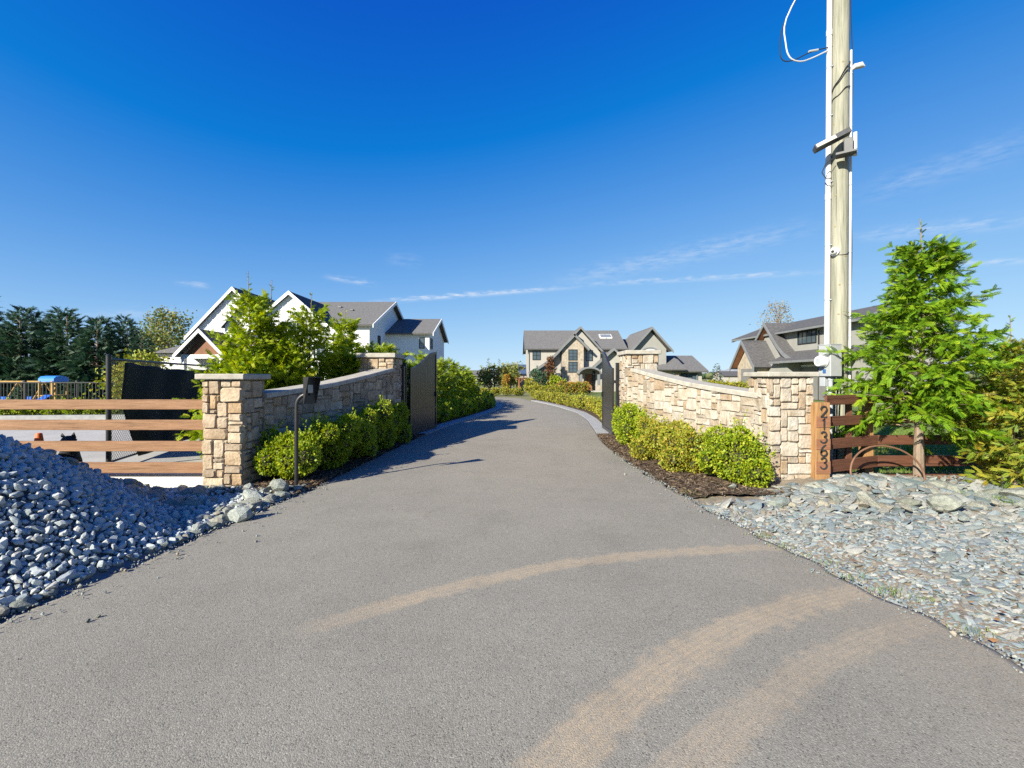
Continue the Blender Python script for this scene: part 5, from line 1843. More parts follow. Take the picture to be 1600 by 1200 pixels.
def bush(name, base, rx, ry, h, m, label, cat='bush', group=None, seed=0, n=3200, leaf=0.034, lumps=9, T=None, stems=7, core=True, z0=0.02):
    """dense clipped-ish shrub: leaves over a lumpy mass, stems below, dark twigs within"""
    r = np.random.default_rng(seed)
    root = empty(name, base, label, cat, group)
    st = MB()
    for k in range(stems):
        a = r.uniform(0, 6.28); q = r.uniform(0.2, 0.75)
        e = (rx * q * math.cos(a), ry * q * math.sin(a), h * r.uniform(0.5, 0.85))
        st.tube([(0.05 * math.cos(a), 0.05 * math.sin(a), -0.06), (e[0] * 0.5, e[1] * 0.5, e[2] * 0.55), e], [0.012, 0.008, 0.003], 4, cap=False)
    st.build('stems', M_TWIG, root)
    # lumps
    C = [(0, 0, h * 0.44, 0.84)]
    for k in range(lumps + 3):
        a = k * 2.4 + r.uniform(-0.5, 0.5); q = r.uniform(0.35, 0.86)
        C.append((rx * q * math.cos(a), ry * q * math.sin(a), h * r.uniform(0.22, 0.86) * (1.08 - 0.30 * q), r.uniform(0.24, 0.54)))
    C = np.array(C)
    wgt = C[:, 3] ** 2; wgt /= wgt.sum()
    k = r.choice(len(C), n, p=wgt)
    dirs = r.normal(size=(n, 3)); dirs /= np.linalg.norm(dirs, axis=1)[:, None]
    dep = 1 - np.abs(r.normal(0, 0.11, n)) + (r.random(n) < 0.06) * r.uniform(0, 0.16, n)
    sc = np.array([rx * 0.86, ry * 0.86, h * 0.50])
    pos = C[k, :3] + dirs * dep[:, None] * C[k, 3][:, None] * sc
    ok = pos[:, 2] > z0
    # drop leaves buried deep in other lumps
    ins = np.zeros(n)
    for c in C:
        ins += (np.linalg.norm((pos - c[:3]) / (sc * c[3]), axis=1) < 0.72)
    ok &= ins < 1
    pos, dirs = pos[ok], dirs[ok]
    # leafy shoots that break the outline
    ns = max(10, n // 150)
    sd = r.normal(size=(ns, 3)); sd[:, 2] = np.abs(sd[:, 2]) + 0.3; sd /= np.linalg.norm(sd, axis=1)[:, None]
    kc = r.integers(len(C), size=ns)
    sp, sdd = [], []
    for i in range(ns):
        o = C[kc[i], :3] + sd[i] * C[kc[i], 3] * sc * 0.95
        ln = min(rx, h) * r.uniform(0.12, 0.34)
        for t in np.linspace(0, 1, 9):
            sp.append(o + (sd[i] + np.array([0, 0, 0.5])) * ln * t + r.normal(size=3) * leaf * 0.25); sdd.append(sd[i])
    sp, sdd = np.array(sp), np.array(sdd)
    g = sp[:, 2] > z0
    pos, dirs = np.concatenate([pos, sp[g]]), np.concatenate([dirs, sdd[g]])
    m2 = len(pos)
    d = dirs + r.normal(size=(m2, 3)) * 0.75 + np.array([0, 0, 0.35])
    rot = frame_rot(d, roll=r.uniform(0, 6.28, m2))
    tv = WLEAF_V if T is None else T
    V, Fc, rr = scatter(tv, LEAF_F, pos, rot, leaf * r.uniform(0.7, 1.35, m2), per=r.random(m2))
    link('foliage', np_mesh('foliage', V, Fc, rr), m, root)
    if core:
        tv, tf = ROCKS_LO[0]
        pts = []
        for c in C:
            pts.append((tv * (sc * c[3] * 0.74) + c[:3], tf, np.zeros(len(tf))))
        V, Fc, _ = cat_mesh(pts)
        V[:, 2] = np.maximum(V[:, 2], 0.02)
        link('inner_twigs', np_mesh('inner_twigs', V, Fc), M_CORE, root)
    return root


def broadleaf(name, base, H, R, m, label, seed=0, group=None, n=5000, leaf=0.14, clumps=30, crown_z=0.62, trunk=0.12, spread=1.0, cat='tree', bark=None):
    r = np.random.default_rng(seed)
    root = empty(name, base, label, cat, group)
    MB().tube([(0, 0, -0.2), (0.02 * H, 0, H * 0.3), (-0.01 * H, 0.01 * H, H * 0.6), (0, 0, H * 0.86)], [trunk, trunk * 0.75, trunk * 0.45, trunk * 0.12], 9).build('trunk', bark or M_BARK, root, smooth=True)
    lm = MB(); C = []
    for k in range(clumps):
        q = (k + 0.5) / clumps
        a = k * 2.39996
        z = H * (crown_z - 0.36 + 0.72 * q)
        rad = R * math.sqrt(max(0.02, 1 - ((q - 0.42) / 0.60) ** 2)) * r.uniform(0.35, 0.95) * spread
        c = np.array([rad * math.cos(a), rad * math.sin(a), z])
        C.append((*c, R * r.uniform(0.22, 0.40)))
        lm.tube([(0, 0, max(H * 0.2, z - 0.28 * H)), c * np.array([0.5, 0.5, 1]) - np.array([0, 0, 0.08 * H]), c], [trunk * 0.35, trunk * 0.2, trunk * 0.06], 5, cap=False)
    lm.build('limbs', bark or M_BARK, root, smooth=True)
    C = np.array(C)
    k = r.integers(len(C), size=n)
    pos = C[k, :3] + r.normal(size=(n, 3)) * C[k, 3][:, None] * np.array([0.62, 0.62, 0.5])
    rot = frame_rot(r.normal(size=(n, 3)), roll=r.uniform(0, 6.28, n))
    V, Fc, rr = scatter(WLEAF_V, LEAF_F, pos, rot, leaf * r.uniform(0.6, 1.4, n), per=np.clip(r.normal(0.45, 0.25, n) + 0.15 * np.sin(k * 1.7), 0, 1))
    link('crown', np_mesh('crown', V, Fc, rr), m, root)
    return root


def spruce(name, base, H, R, label, seed=0, group=None, n_tier=26, dens=1.0):
    r = np.random.default_rng(seed)
    root = empty(name, base, label, 'tree', group)
    MB().tube([(0, 0, -0.2), (0, 0, H * 0.5), (0, 0, H)], [0.02 * H, 0.012 * H, 0.004], 8).build('trunk', M_BARK, root, smooth=True)
    fp, fd, fs_ = [], [], []
    lm = MB()
    for t in range(n_tier):
        q = (t + r.uniform(0, 0.6)) / n_tier * 0.98
        L0 = R * (1 - q) ** 0.72 * min(1, 0.85 + q)
        nb = max(6, int(15 * (1 - q) + 5))
        for b in range(nb):
            a = b / nb * 6.283 + t * 1.3 + r.uniform(-0.3, 0.3)
            L = L0 * r.uniform(0.65, 1.2)
            c, s = math.cos(a), math.sin(a)
            z0 = q * H + r.uniform(-0.15, 0.15)
            end = np.array([c * L, s * L, z0 + L * (0.05 - 0.25 * (1 - q) + 0.7 * q + r.normal(0, 0.12))])
            st = np.array([0, 0, z0])
            if b % 3 == 0: lm.tube([st, end], [0.015, 0.005], 3, cap=False)
            for k in range(max(4, int((8 * L / R + 3) * dens))):
                w = r.uniform(0.3, 1.0) ** 0.7
                p = st * (1 - w) + end * w
                d = (end - st) / (np.linalg.norm(end - st) + 1e-6)
                d = d + np.array([-s, c, 0]) * r.uniform(-0.9, 0.9) + np.array([0, 0, r.normal(0.12, 0.42)])
                fp.append(p); fd.append(d); fs_.append(R * r.uniform(0.20, 0.38) * (0.6 + 0.5 * (1 - q)))
    lm.build('limbs', M_BARK, root)
    fp, fd, fs_ = np.array(fp), np.array(fd), np.array(fs_)
    rot = frame_rot(fd, roll=r.normal(0, 0.9, len(fp)))
    V, Fc, rr = scatter(NEEDLE[0], NEEDLE[1], fp, rot, fs_, per=r.random(len(fp)))
    link('crown', np_mesh('crown', V, Fc, rr), M_SPRUCE, root)
    return root


ORD = ['first', 'second', 'third', 'fourth', 'fifth', 'sixth', 'seventh', 'eighth', 'ninth', 'tenth', 'eleventh', 'twelfth', 'thirteenth', 'fourteenth', 'fifteenth', 'sixteenth',
       'seventeenth', 'eighteenth', 'nineteenth', 'twentieth', 'twenty-first', 'twenty-second', 'twenty-third', 'twenty-fourth']


# ---- the big cedar on the right and its yellow neighbour
def gnd(u, v, z=0.0):
    return G(u, v, z)


b = gnd(1440, 752, 0.02)
conifer('cedar_tree', (b.x, b.y, 0.0), 4.02, 1.2, M_CEDAR2, 'big bright green cedar with a bare leaning trunk before the right fence', seed=4, nb=165, fl=0.18, tip_bare=0.12,
        low=0.20, per_branch=12, trunk_r=0.07, lean=(-0.012, 0.0), up=0.50, droop_b=0.40, upright=0.36, tw=7, shape=1.2, density_gap=0.10)
conifer('cedar_tree', (7.12, 6.35, 0.0), 2.05, 0.60, M_CEDARY, 'yellowing cedar at the right edge of the picture', seed=9, nb=95, fl=0.17, tip_bare=0.06, low=0.05, per_branch=10, tw=5, trunk_r=0.03,
        up=0.75, droop_b=0.2, upright=0.5, shape=0.8)
conifer('cedar_tree', (9.2, 8.3, 0.0), 2.75, 0.75, M_CEDAR2, 'thin cedar with a bare tip behind the yellowing cedar', seed=10, nb=70, fl=0.18, tip_bare=0.3, low=0.05, per_branch=8, trunk_r=0.03, up=0.8, shape=1.2)

# ---- cedars behind the left wall
_lc = [(-5.72, 9.2, 2.15, 0.70, 0.03, 'low bushy cedar at the left end of the row behind the left wall'),
       (-5.48, 9.35, 3.85, 0.92, 0.17, 'tallest cedar with a long bare tip, behind the tan pillar'),
       (-5.20, 9.75, 3.75, 0.62, 0.28, 'thin cedar close beside the tallest one behind the left wall'),
       (-4.75, 10.6, 3.65, 0.88, 0.16, 'second tall cedar, before the white house gable'),
       (-4.45, 11.9, 3.45, 0.80, 0.12, 'cedar just left of the left gate pillar'),
       (-4.15, 12.9, 2.75, 0.70, 0.14, 'short cedar directly behind the left gate pillar'),
       (-5.6, 10.9, 2.5, 0.95, 0.05, 'rear low cedar filling behind the left row'),
       (-5.05, 8.6, 1.95, 0.75, 0.04, 'low bushy cedar close behind the tan pillar'),
       (-4.75, 9.5, 2.2, 0.75, 0.05, 'broad low cedar in the middle behind the left wall coping'),
       (-4.2, 11.2, 2.3, 0.7, 0.05, 'broad low cedar left of the gate pillar'),
       (-3.45, 13.4, 2.45, 0.55, 0.10, 'small cedar showing between gate pillar and gate')]
for k, (x, y, H, R, tb, lab) in enumerate(_lc):
    conifer('cedar_tree', (x, y, -0.03), H, R, M_CEDAR, lab, group='cedars behind the left wall', seed=30 + k, nb=int(66 + 34 * H / 3), fl=0.19, tip_bare=tb, low=0.03,
            per_branch=10, tw=6, trunk_r=0.034, up=0.75, droop_b=0.22, upright=0.45, shape=1.05 if H > 3 else 0.8, lo=True)

# ---- boxwood along the two walls
_bl = [(-3.40, 6.92, 0.50, 0.46, 0.86), (-3.12, 7.75, 0.44, 0.56, 0.92), (-3.00, 8.75, 0.44, 0.62, 0.98), (-2.92, 9.75, 0.42, 0.62, 1.06), (-2.92, 10.75, 0.40, 0.55, 1.02)]
_ln = ['nearest', 'second', 'third', 'fourth', 'farthest']
for k, (x, y, rx, ry, h) in enumerate(_bl):
    bush('boxwood_bush', (x, y, 0.02), rx, ry, h, M_BOX, '%s boxwood bush of the row along the shaded left wall' % _ln[k], group='boxwood bushes along the left wall', seed=60 + k, n=12000, leaf=0.040)
_br = [(3.38, 6.75, 0.54, 0.48, 0.84), (2.98, 7.7, 0.46, 0.52, 0.74), (2.82, 8.55, 0.46, 0.55, 0.82), (2.72, 9.4, 0.44, 0.56, 0.88), (2.66, 10.3, 0.40, 0.52, 0.94)]
for k, (x, y, rx, ry, h) in enumerate(_br):
    bush('boxwood_bush', (x, y, 0.02), rx, ry, h, M_BOXY if k in (1, 2) else M_BOX, '%s boxwood bush of the row along the sunlit right wall' % _ln[k], group='boxwood bushes along the right wall', seed=70 + k, n=12000, leaf=0.040)

# ---- hedge plants inside the gate, left: tall laurels behind, low boxwood in front
k = 0
for y in np.arange(14.6, 34, 1.5):
    x = float(XL(y)) - 2.0
    h = np.interp(y, [14, 19, 22, 26, 34], [2.45, 2.45, 2.15, 1.8, 1.6]) * random.uniform(0.85, 1.1)
    conifer('hedge_cedar', (x, y, 0.0), h, 0.78, M_LAUREL, '%s tall cedar from the gate in the hedge left of the drive' % ORD[k], group='tall hedge left of the drive', seed=100 + k,
            nb=46, fl=0.34, tip_bare=0.05, low=0.02, per_branch=9, tw=4, up=0.75, trunk_r=0.03, lo=2, shape=0.72, upright=0.45)
    k += 1
k = 0
for y in np.arange(14.0, 27.5, 0.95):
    x = float(XL(y)) - 0.72
    bush('low_bush', (x, y, 0.02), 0.40, 0.50, 0.72 * random.uniform(0.9, 1.15), M_BOX, '%s low yellow-green bush from the gate on the left kerb' % ORD[k], group='low bushes on the left kerb', seed=130 + k,
         n=3000 if y < 20 else 1600, leaf=0.06, lumps=7)
    k += 1
# ---- right side low hedge
k = 0
for y in np.arange(13.2, 33.5, 0.95):
    x = float(XR(y)) + 0.80
    bush('low_bush', (x, y, 0.02), 0.42, 0.52, 0.66 * random.uniform(0.9, 1.12), M_BOXY, '%s low golden bush from the gate on the right kerb' % ORD[k], group='low golden bushes on the right kerb', seed=160 + k,
         n=2800 if y < 20 else 1500, leaf=0.06, lumps=7)
    k += 1
# a dense stretch at the far bend
k = 0
for x in np.arange(-7.5, 0.9, 1.0):
    bush('low_bush', (x, 40.2 - 0.08 * x, 0.0), 0.6, 0.5, 0.75, M_BOXY, '%s low bush from the left at the far bend of the drive' % ORD[k], group='low bushes at the far bend', seed=190 + k, n=1200, leaf=0.09, lumps=6)
    k += 1

# ---- hedge at the foot of the railing, left
k = 0
for x in np.arange(-25, -12, 0.95):
    bush('hedge_shrub', (x, 18.9 + 0.03 * x + 0.5, 0.0), 0.6, 0.42, 0.62, M_LAUREL, '%s low hedge shrub from the left before the black railing' % ORD[k], cat='shrub', group='hedge before the black railing', seed=210 + k,
         n=1300, leaf=0.085, lumps=6)
    k += 1

# ---- spruces far left
_sp = [(-35.2, 29.5, 7.4, 2.7), (-33.6, 31.0, 6.6, 2.5), (-32.4, 29.5, 5.9, 2.3), (-31.2, 31.0, 6.5, 2.4), (-29.8, 30.0, 6.1, 2.3), (-28.5, 31.0, 5.9, 2.3), (-27.4, 29.6, 5.5, 2.1), (-27.6, 31.8, 6.0, 2.1), (-26.3, 30.6, 5.4, 1.9), (-25.0, 30.2, 4.6, 1.6)]
for k, (x, y, H, R) in enumerate(_sp):
    spruce('spruce_tree', (x, y, -0.1), H, R, '%s dark spruce from the left in the stand behind the playground' % ORD[k], seed=240 + k, group='spruces behind the playground', dens=1.25)
broadleaf('birch_tree', P(262, 590, 52) - Vector((0, 0, 1.7)), 9.2, 3.0, M_DECID, 'yellowing leafy tree rising beside the white house roof', seed=5, n=5200, leaf=0.26, clumps=34)
broadleaf('yellow_shrub', (-15.6, 18.9, 0), 2.6, 1.15, M_BOXY, 'yellow shrub showing above the black screen', seed=6, n=3200, leaf=0.13, clumps=20, trunk=0.05, cat='shrub', crown_z=0.6)
broadleaf('spruce_edge_tree', (-34.2, 42, 0), 6.0, 1.9, M_DECID, 'thin pale tree at the right end of the spruce stand', seed=12, n=2600, leaf=0.22, clumps=22)
broadleaf('bare_tree', P(1216, 560, 75) - Vector((0, 0, 3.0)), 12.0, 3.0, mat('thin_leaf', (1, 1, 1), ramp=[(0.22, 0.16, 0.10), (0.32, 0.25, 0.16), (0.18, 0.20, 0.10), (0.36, 0.22, 0.12)], src='attr', rough=0.7, trans=0.3),
          'half-bare autumn tree behind the grey garage', seed=15, n=2200, leaf=0.24, clumps=44, crown_z=0.66)
# ---- trees at the end of the drive and beyond the houses
_ft = [(757, 578, 62, 4.3, 'b'), (763, 571, 66, 5.6, 'p'), (772, 573, 60, 4.2, 'b'), (780, 572, 70, 6.0, 'p'), (790, 574, 64, 4.6, 'b'), (797, 572, 58, 5.2, 'b'), (807, 571, 62, 4.6, 'b'), (812, 575, 66, 4.2, 'b')]
for k, (u, v, Y, R0, kd) in enumerate(_ft):
    p = P(u, v, Y)
    Ht = p.z + 0.2
    if kd == 'b':
        broadleaf('far_tree', (p.x, Y, -0.1), Ht, 1.25, M_DECID, '%s yellow-green tree from the left at the end of the drive' % ORD[k], group='trees at the end of the drive', seed=300 + k, n=900, leaf=0.26, clumps=16)
    else:
        spruce('far_poplar', (p.x, Y, -0.1), Ht + 1.2, 0.75, '%s narrow dark tree from the left at the end of the drive' % ORD[k], seed=300 + k, group='trees at the end of the drive', n_tier=14)
spruce('pine_tree', (P(1120, 580, 60).x, 60, -0.1), 3.6, 1.1, 'small dark pine right of the main house wing', seed=330, n_tier=14)
# vines row behind the right wall
k = 0
for u in np.arange(1098, 1172, 12):
    p = P(u, 590, 36)
    bush('vine_row_bush', (p.x, 36 + 0.1 * k, 0), 0.7, 0.6, 1.35, M_BOXY, '%s yellow-green bush in the line behind the right wall' % ORD[k], group='bushes behind the right wall', seed=340 + k, n=1100, leaf=0.12, lumps=7)
    k += 1
# ---- planting in front of the main house
def hp(u, Y): return (u - 800) / F_PX * Y
bush('house_shrub', (hp(843, 52), 52, 0), 1.0, 0.9, 2.6, M_SPRUCE, 'blue-green shrub left of the stone tower of the main house', seed=401, n=1500, leaf=0.22, lumps=8)
conifer('brown_conifer', (hp(860, 52), 52, 0), 4.0, 0.75, M_BROWNL, 'brown dried conifer before the main house', seed=402, nb=50, fl=0.5, per_branch=8, lo=True, tip_bare=0.05, up=1.2)
bush('house_shrub', (hp(871, 51), 51, 0), 0.8, 0.7, 2.0, M_BOX, 'bright green shrub at the foot of the stone tower', seed=403, n=1300, leaf=0.18, lumps=7)
bush('house_shrub', (hp(829, 51), 51, 0), 0.7, 0.7, 1.7, M_BOXY, 'yellow shrub at the left corner of the main house', seed=404, n=1000, leaf=0.18, lumps=7)
for k, u in enumerate((880, 889, 898, 906, 912)):
    bush('flower_bush', (hp(u, 44), 44, 0), 0.75, 0.6, 1.25, M_ORANGE if k % 2 == 0 else M_BOXY, '%s bush from the left in the orange and gold bed before the main house' % ORD[k], group='flower bed before the main house', seed=410 + k, n=1200, leaf=0.11, lumps=7)
for k, u in enumerate((833, 842, 852, 862, 872)):
    bush('flower_bush', (hp(u, 42), 42, 0), 0.75, 0.6, 0.95, M_BOXY, '%s yellow bush left of the orange flower bed' % ORD[k], group='yellow bushes before the main house', seed=420 + k, n=1100, leaf=0.11, lumps=7)
bush('orange_tree', (hp(790, 48), 48, 0), 0.45, 0.45, 2.2, M_ORANGE, 'narrow orange shrub at the far bend', seed=430, n=900, leaf=0.16, lumps=7)


# ---- grass tufts and lawn blades
def blades():
    T = np.array([(-0.06, 0, 0), (0.06, 0, 0), (0.03, 0.10, 0.6), (0.0, 0.28, 1.0)], float)
    n = 30000
    X = rng.uniform(4.3, 13, n); Y = rng.uniform(7.4, 14.5, n)
    pos = np.stack([X, Y, np.full(n, -0.05)], 1)
    a = rng.uniform(0, 6.28, n)
    rot = np.zeros((n, 3, 3)); rot[:, 0, 0] = np.cos(a); rot[:, 0, 1] = -np.sin(a); rot[:, 1, 0] = np.sin(a); rot[:, 1, 1] = np.cos(a); rot[:, 2, 2] = 1
    V, Fc, r = scatter(T, np.array([[0, 1, 2, 3]]), pos, rot, rng.uniform(0.04, 0.10, n))
    M = mat('grass_blade', (1, 1, 1), ramp=[(0.06, 0.14, 0.015), (0.10, 0.20, 0.022), (0.16, 0.23, 0.03), (0.24, 0.24, 0.06)], src='attr', rough=0.6, trans=0.3)
    tag(link('lawn_grass', np_mesh('lawn_grass', V, Fc, r), M), 'green lawn grass behind the right fence', 'grass', kind='stuff')
    # tufts along the asphalt edge and among the rocks
    ps = []
    for u, v, k in ((1195, 838, 40), (1225, 856, 30), (1335, 905, 30), (1385, 925, 55), (1445, 938, 20), (1520, 990, 25), (1080, 778, 25), (1110, 790, 15), (1540, 785, 160), (1500, 778, 120), (1570, 790, 120), (1250, 870, 15), (1295, 640 + 240, 15)):
        c = G(u, v, 0.0)
        for _ in range(int(k * 1.4)):
            ps.append((c.x + random.gauss(0, 0.07 if v > 800 else 0.13), c.y + random.gauss(0, 0.035 if v > 800 else 0.10), 0.0 if v > 800 else 0.06))
    pos = np.array(ps); n = len(pos)
    a = rng.uniform(0, 6.28, n)
    rot = np.zeros((n, 3, 3)); rot[:, 0, 0] = np.cos(a); rot[:, 0, 1] = -np.sin(a); rot[:, 1, 0] = np.sin(a); rot[:, 1, 1] = np.cos(a); rot[:, 2, 2] = 1
    V, Fc, r = scatter(T, np.array([[0, 1, 2, 3]]), pos, rot, rng.uniform(0.015, 0.045, n))
    tag(link('grass_tufts', np_mesh('grass_tufts', V, Fc, r), M), 'small grass tufts along the right edge of the asphalt', 'grass', kind='stuff')
    # fallen brown leaves
    n = 260
    X = np.concatenate([rng.uniform(2.6, 8.5, 150), rng.uniform(5.9, 6.6, 70), rng.uniform(2.3, 3.2, 40)])
    Y = np.concatenate([rng.uniform(2.6, 6.2, 150), rng.uniform(6.35, 6.8, 70), rng.uniform(6.4, 9.5, 40)])
    pos = np.stack([X, Y, rubble_z(X, Y) + 0.07], 1)
    V, Fc, r = scatter(WLEAF_V, LEAF_F, pos, frame_rot(np.stack([rng.normal(size=n), rng.normal(size=n), rng.normal(size=n) * 0.2], 1), roll=rng.normal(0, 0.4, n)), rng.uniform(0.025, 0.055, n))
    tag(link('fallen_leaves', np_mesh('fallen_leaves', V, Fc, r), M_BROWNL), 'scattered fallen brown leaves on the slate rubble', 'leaves', kind='stuff')


blades()

# ---------------------------------------------------------------- houses
def lap_mat(name, c1, c2, period, axis='z'):
    """painted siding with a slight colour drift"""
    m = mat(name, c1, c2, scale=1.2, rough=0.7)
    return m


M_WHITE = lap_mat('white_siding', (0.76, 0.76, 0.75), (0.70, 0.70, 0.70), 0.2)
M_WTRIM = mat('white_trim', (0.78, 0.78, 0.77), (0.74, 0.74, 0.73), scale=2, rough=0.55)
M_STUCCO = mat('beige_stucco', (0.345, 0.325, 0.29), (0.305, 0.288, 0.257), scale=0.9, rough=0.9, bump=0.15, bscale=60)
M_GREYS = lap_mat('grey_siding', (0.27, 0.262, 0.24), (0.235, 0.23, 0.212), 0.18)
M_GREYT = mat('grey_trim', (0.17, 0.175, 0.18), (0.14, 0.145, 0.15), scale=2, rough=0.6)
M_SHING = mat('asphalt_shingle', (0.105, 0.10, 0.10), (0.052, 0.052, 0.056), scale=5.5, rough=0.92, detail=8, bump=0.6, bscale=14, stretch=(1, 1, 2.5))
M_SHINGL = mat('grey_shingle', (0.155, 0.15, 0.145), (0.085, 0.083, 0.083), scale=5.5, rough=0.92, detail=8, bump=0.6, bscale=14, stretch=(1, 1, 2.5))
M_WINF = mat('black_window_frame', (0.02, 0.02, 0.022), rough=0.45)
M_GLASS = mat('window_glass', (0.035, 0.05, 0.06), (0.06, 0.085, 0.10), scale=0.9, rough=0.06, spec=0.9)
M_BROWN = mat('brown_wood', (0.22, 0.095, 0.045), (0.16, 0.065, 0.03), scale=3, rough=0.6, stretch=(1, 1, 0.3))
M_HSTONE = mat('house_stone', (0.39, 0.34, 0.27), (0.25, 0.20, 0.15), scale=3.5, rough=0.9, bump=0.8, bscale=3.5, bdist=0.05)
M_GDOOR = mat('grey_garage_door', (0.17, 0.165, 0.16), (0.14, 0.137, 0.133), scale=2, rough=0.6)


class House:
    def __init__(self, name, origin, label, cat='house'):
        self.o = Vector(origin)
        self.root = empty(name, self.o, label, cat)

    def loc(self, pts):
        return [tuple(Vector(p) - self.o) for p in pts]

    def prism(self, name, poly, ax, a, b, m):
        o = self.o
        if ax == 'y':
            pp = [(p[0] - o.x, p[1] - o.z) for p in poly]; a -= o.y; b -= o.y
        else:
            pp = [(p[0] - o.y, p[1] - o.z) for p in poly]; a -= o.x; b -= o.x
        return MB().prism(pp, ax, a, b).build(name, m, self.root)

    def gable_roof(self, ridge0, ridge1, e0, e1, th=0.16, m=None, trim=None, over=0.0):
        """ridge from ridge0 to ridge1; e0/e1 = eave offsets (vector from ridge line to each eave line)"""
        r0, r1 = Vector(ridge0), Vector(ridge1)
        mb = MB()
        for e in (Vector(e0), Vector(e1)):
            mb.slab(self.loc([r0, r1, r1 + e, r0 + e]), th)
        o = mb.build('roof', m or M_SHING, self.root)
        if trim:
            for p in (r0, r1):
                ax = (r1 - r0).normalized() * (-1 if p is r0 else 1)
                for e in (Vector(e0), Vector(e1)):
                    a, b2 = p + ax * 0.01, p + e + ax * 0.01
                    n = Vector((0, 0, -0.30))
                    q = [a + Vector((0, 0, 0.02)), b2 + Vector((0, 0, 0.02)), b2 + n, a + n]
                    q2 = [v + ax * 0.06 for v in q]
                    mbt = MB().add(self.loc(q + q2), [(0, 1, 2, 3), (7, 6, 5, 4)] + [(i, 4 + i, 4 + (i + 1) % 4, (i + 1) % 4) for i in range(4)])
                    mbt.build('rake_board', trim, o)
        return o

    def window(self, c, w, h, nrm, m=None, bars=(1, 1), fr=0.07, name='window', pane=None):
        """c centre on the wall plane, nrm 'y-' or 'x-' or 'x+'"""
        c = Vector(c) - self.o
        f = MB()
        def bx(u0, u1, z0, z1, d0, d1):
            if nrm == 'y-': f.box(c.x + u0, c.x + u1, c.y - d1, c.y - d0, c.z + z0, c.z + z1)
            elif nrm == 'x-': f.box(c.x - d1, c.x - d0, c.y + u0, c.y + u1, c.z + z0, c.z + z1)
            else: f.box(c.x + d0, c.x + d1, c.y + u0, c.y + u1, c.z + z0, c.z + z1)
        W2, H2 = w / 2, h / 2
        bx(-W2, -W2 + fr, -H2, H2, -0.02, 0.06); bx(W2 - fr, W2, -H2, H2, -0.02, 0.06)
        bx(-W2 + fr, W2 - fr, -H2, -H2 + fr, -0.02, 0.06); bx(-W2 + fr, W2 - fr, H2 - fr, H2, -0.02, 0.06)
        for k in range(1, bars[0] + 1):
            x = -W2 + w * k / (bars[0] + 1)
            bx(x - 0.02, x + 0.02, -H2 + fr, H2 - fr, 0.0, 0.045)
        for k in range(1, bars[1] + 1):
            z = -H2 + h * k / (bars[1] + 1)
            bx(-W2 + fr, W2 - fr, z - 0.02, z + 0.02, 0.003, 0.042)
        o = f.build(name, m or M_WINF, self.root)
        f = MB()
        bx(-W2 + fr, W2 - fr, -H2 + fr, H2 - fr, -0.01, 0.015)
        f.build('pane', pane or M_GLASS, o)
        return o


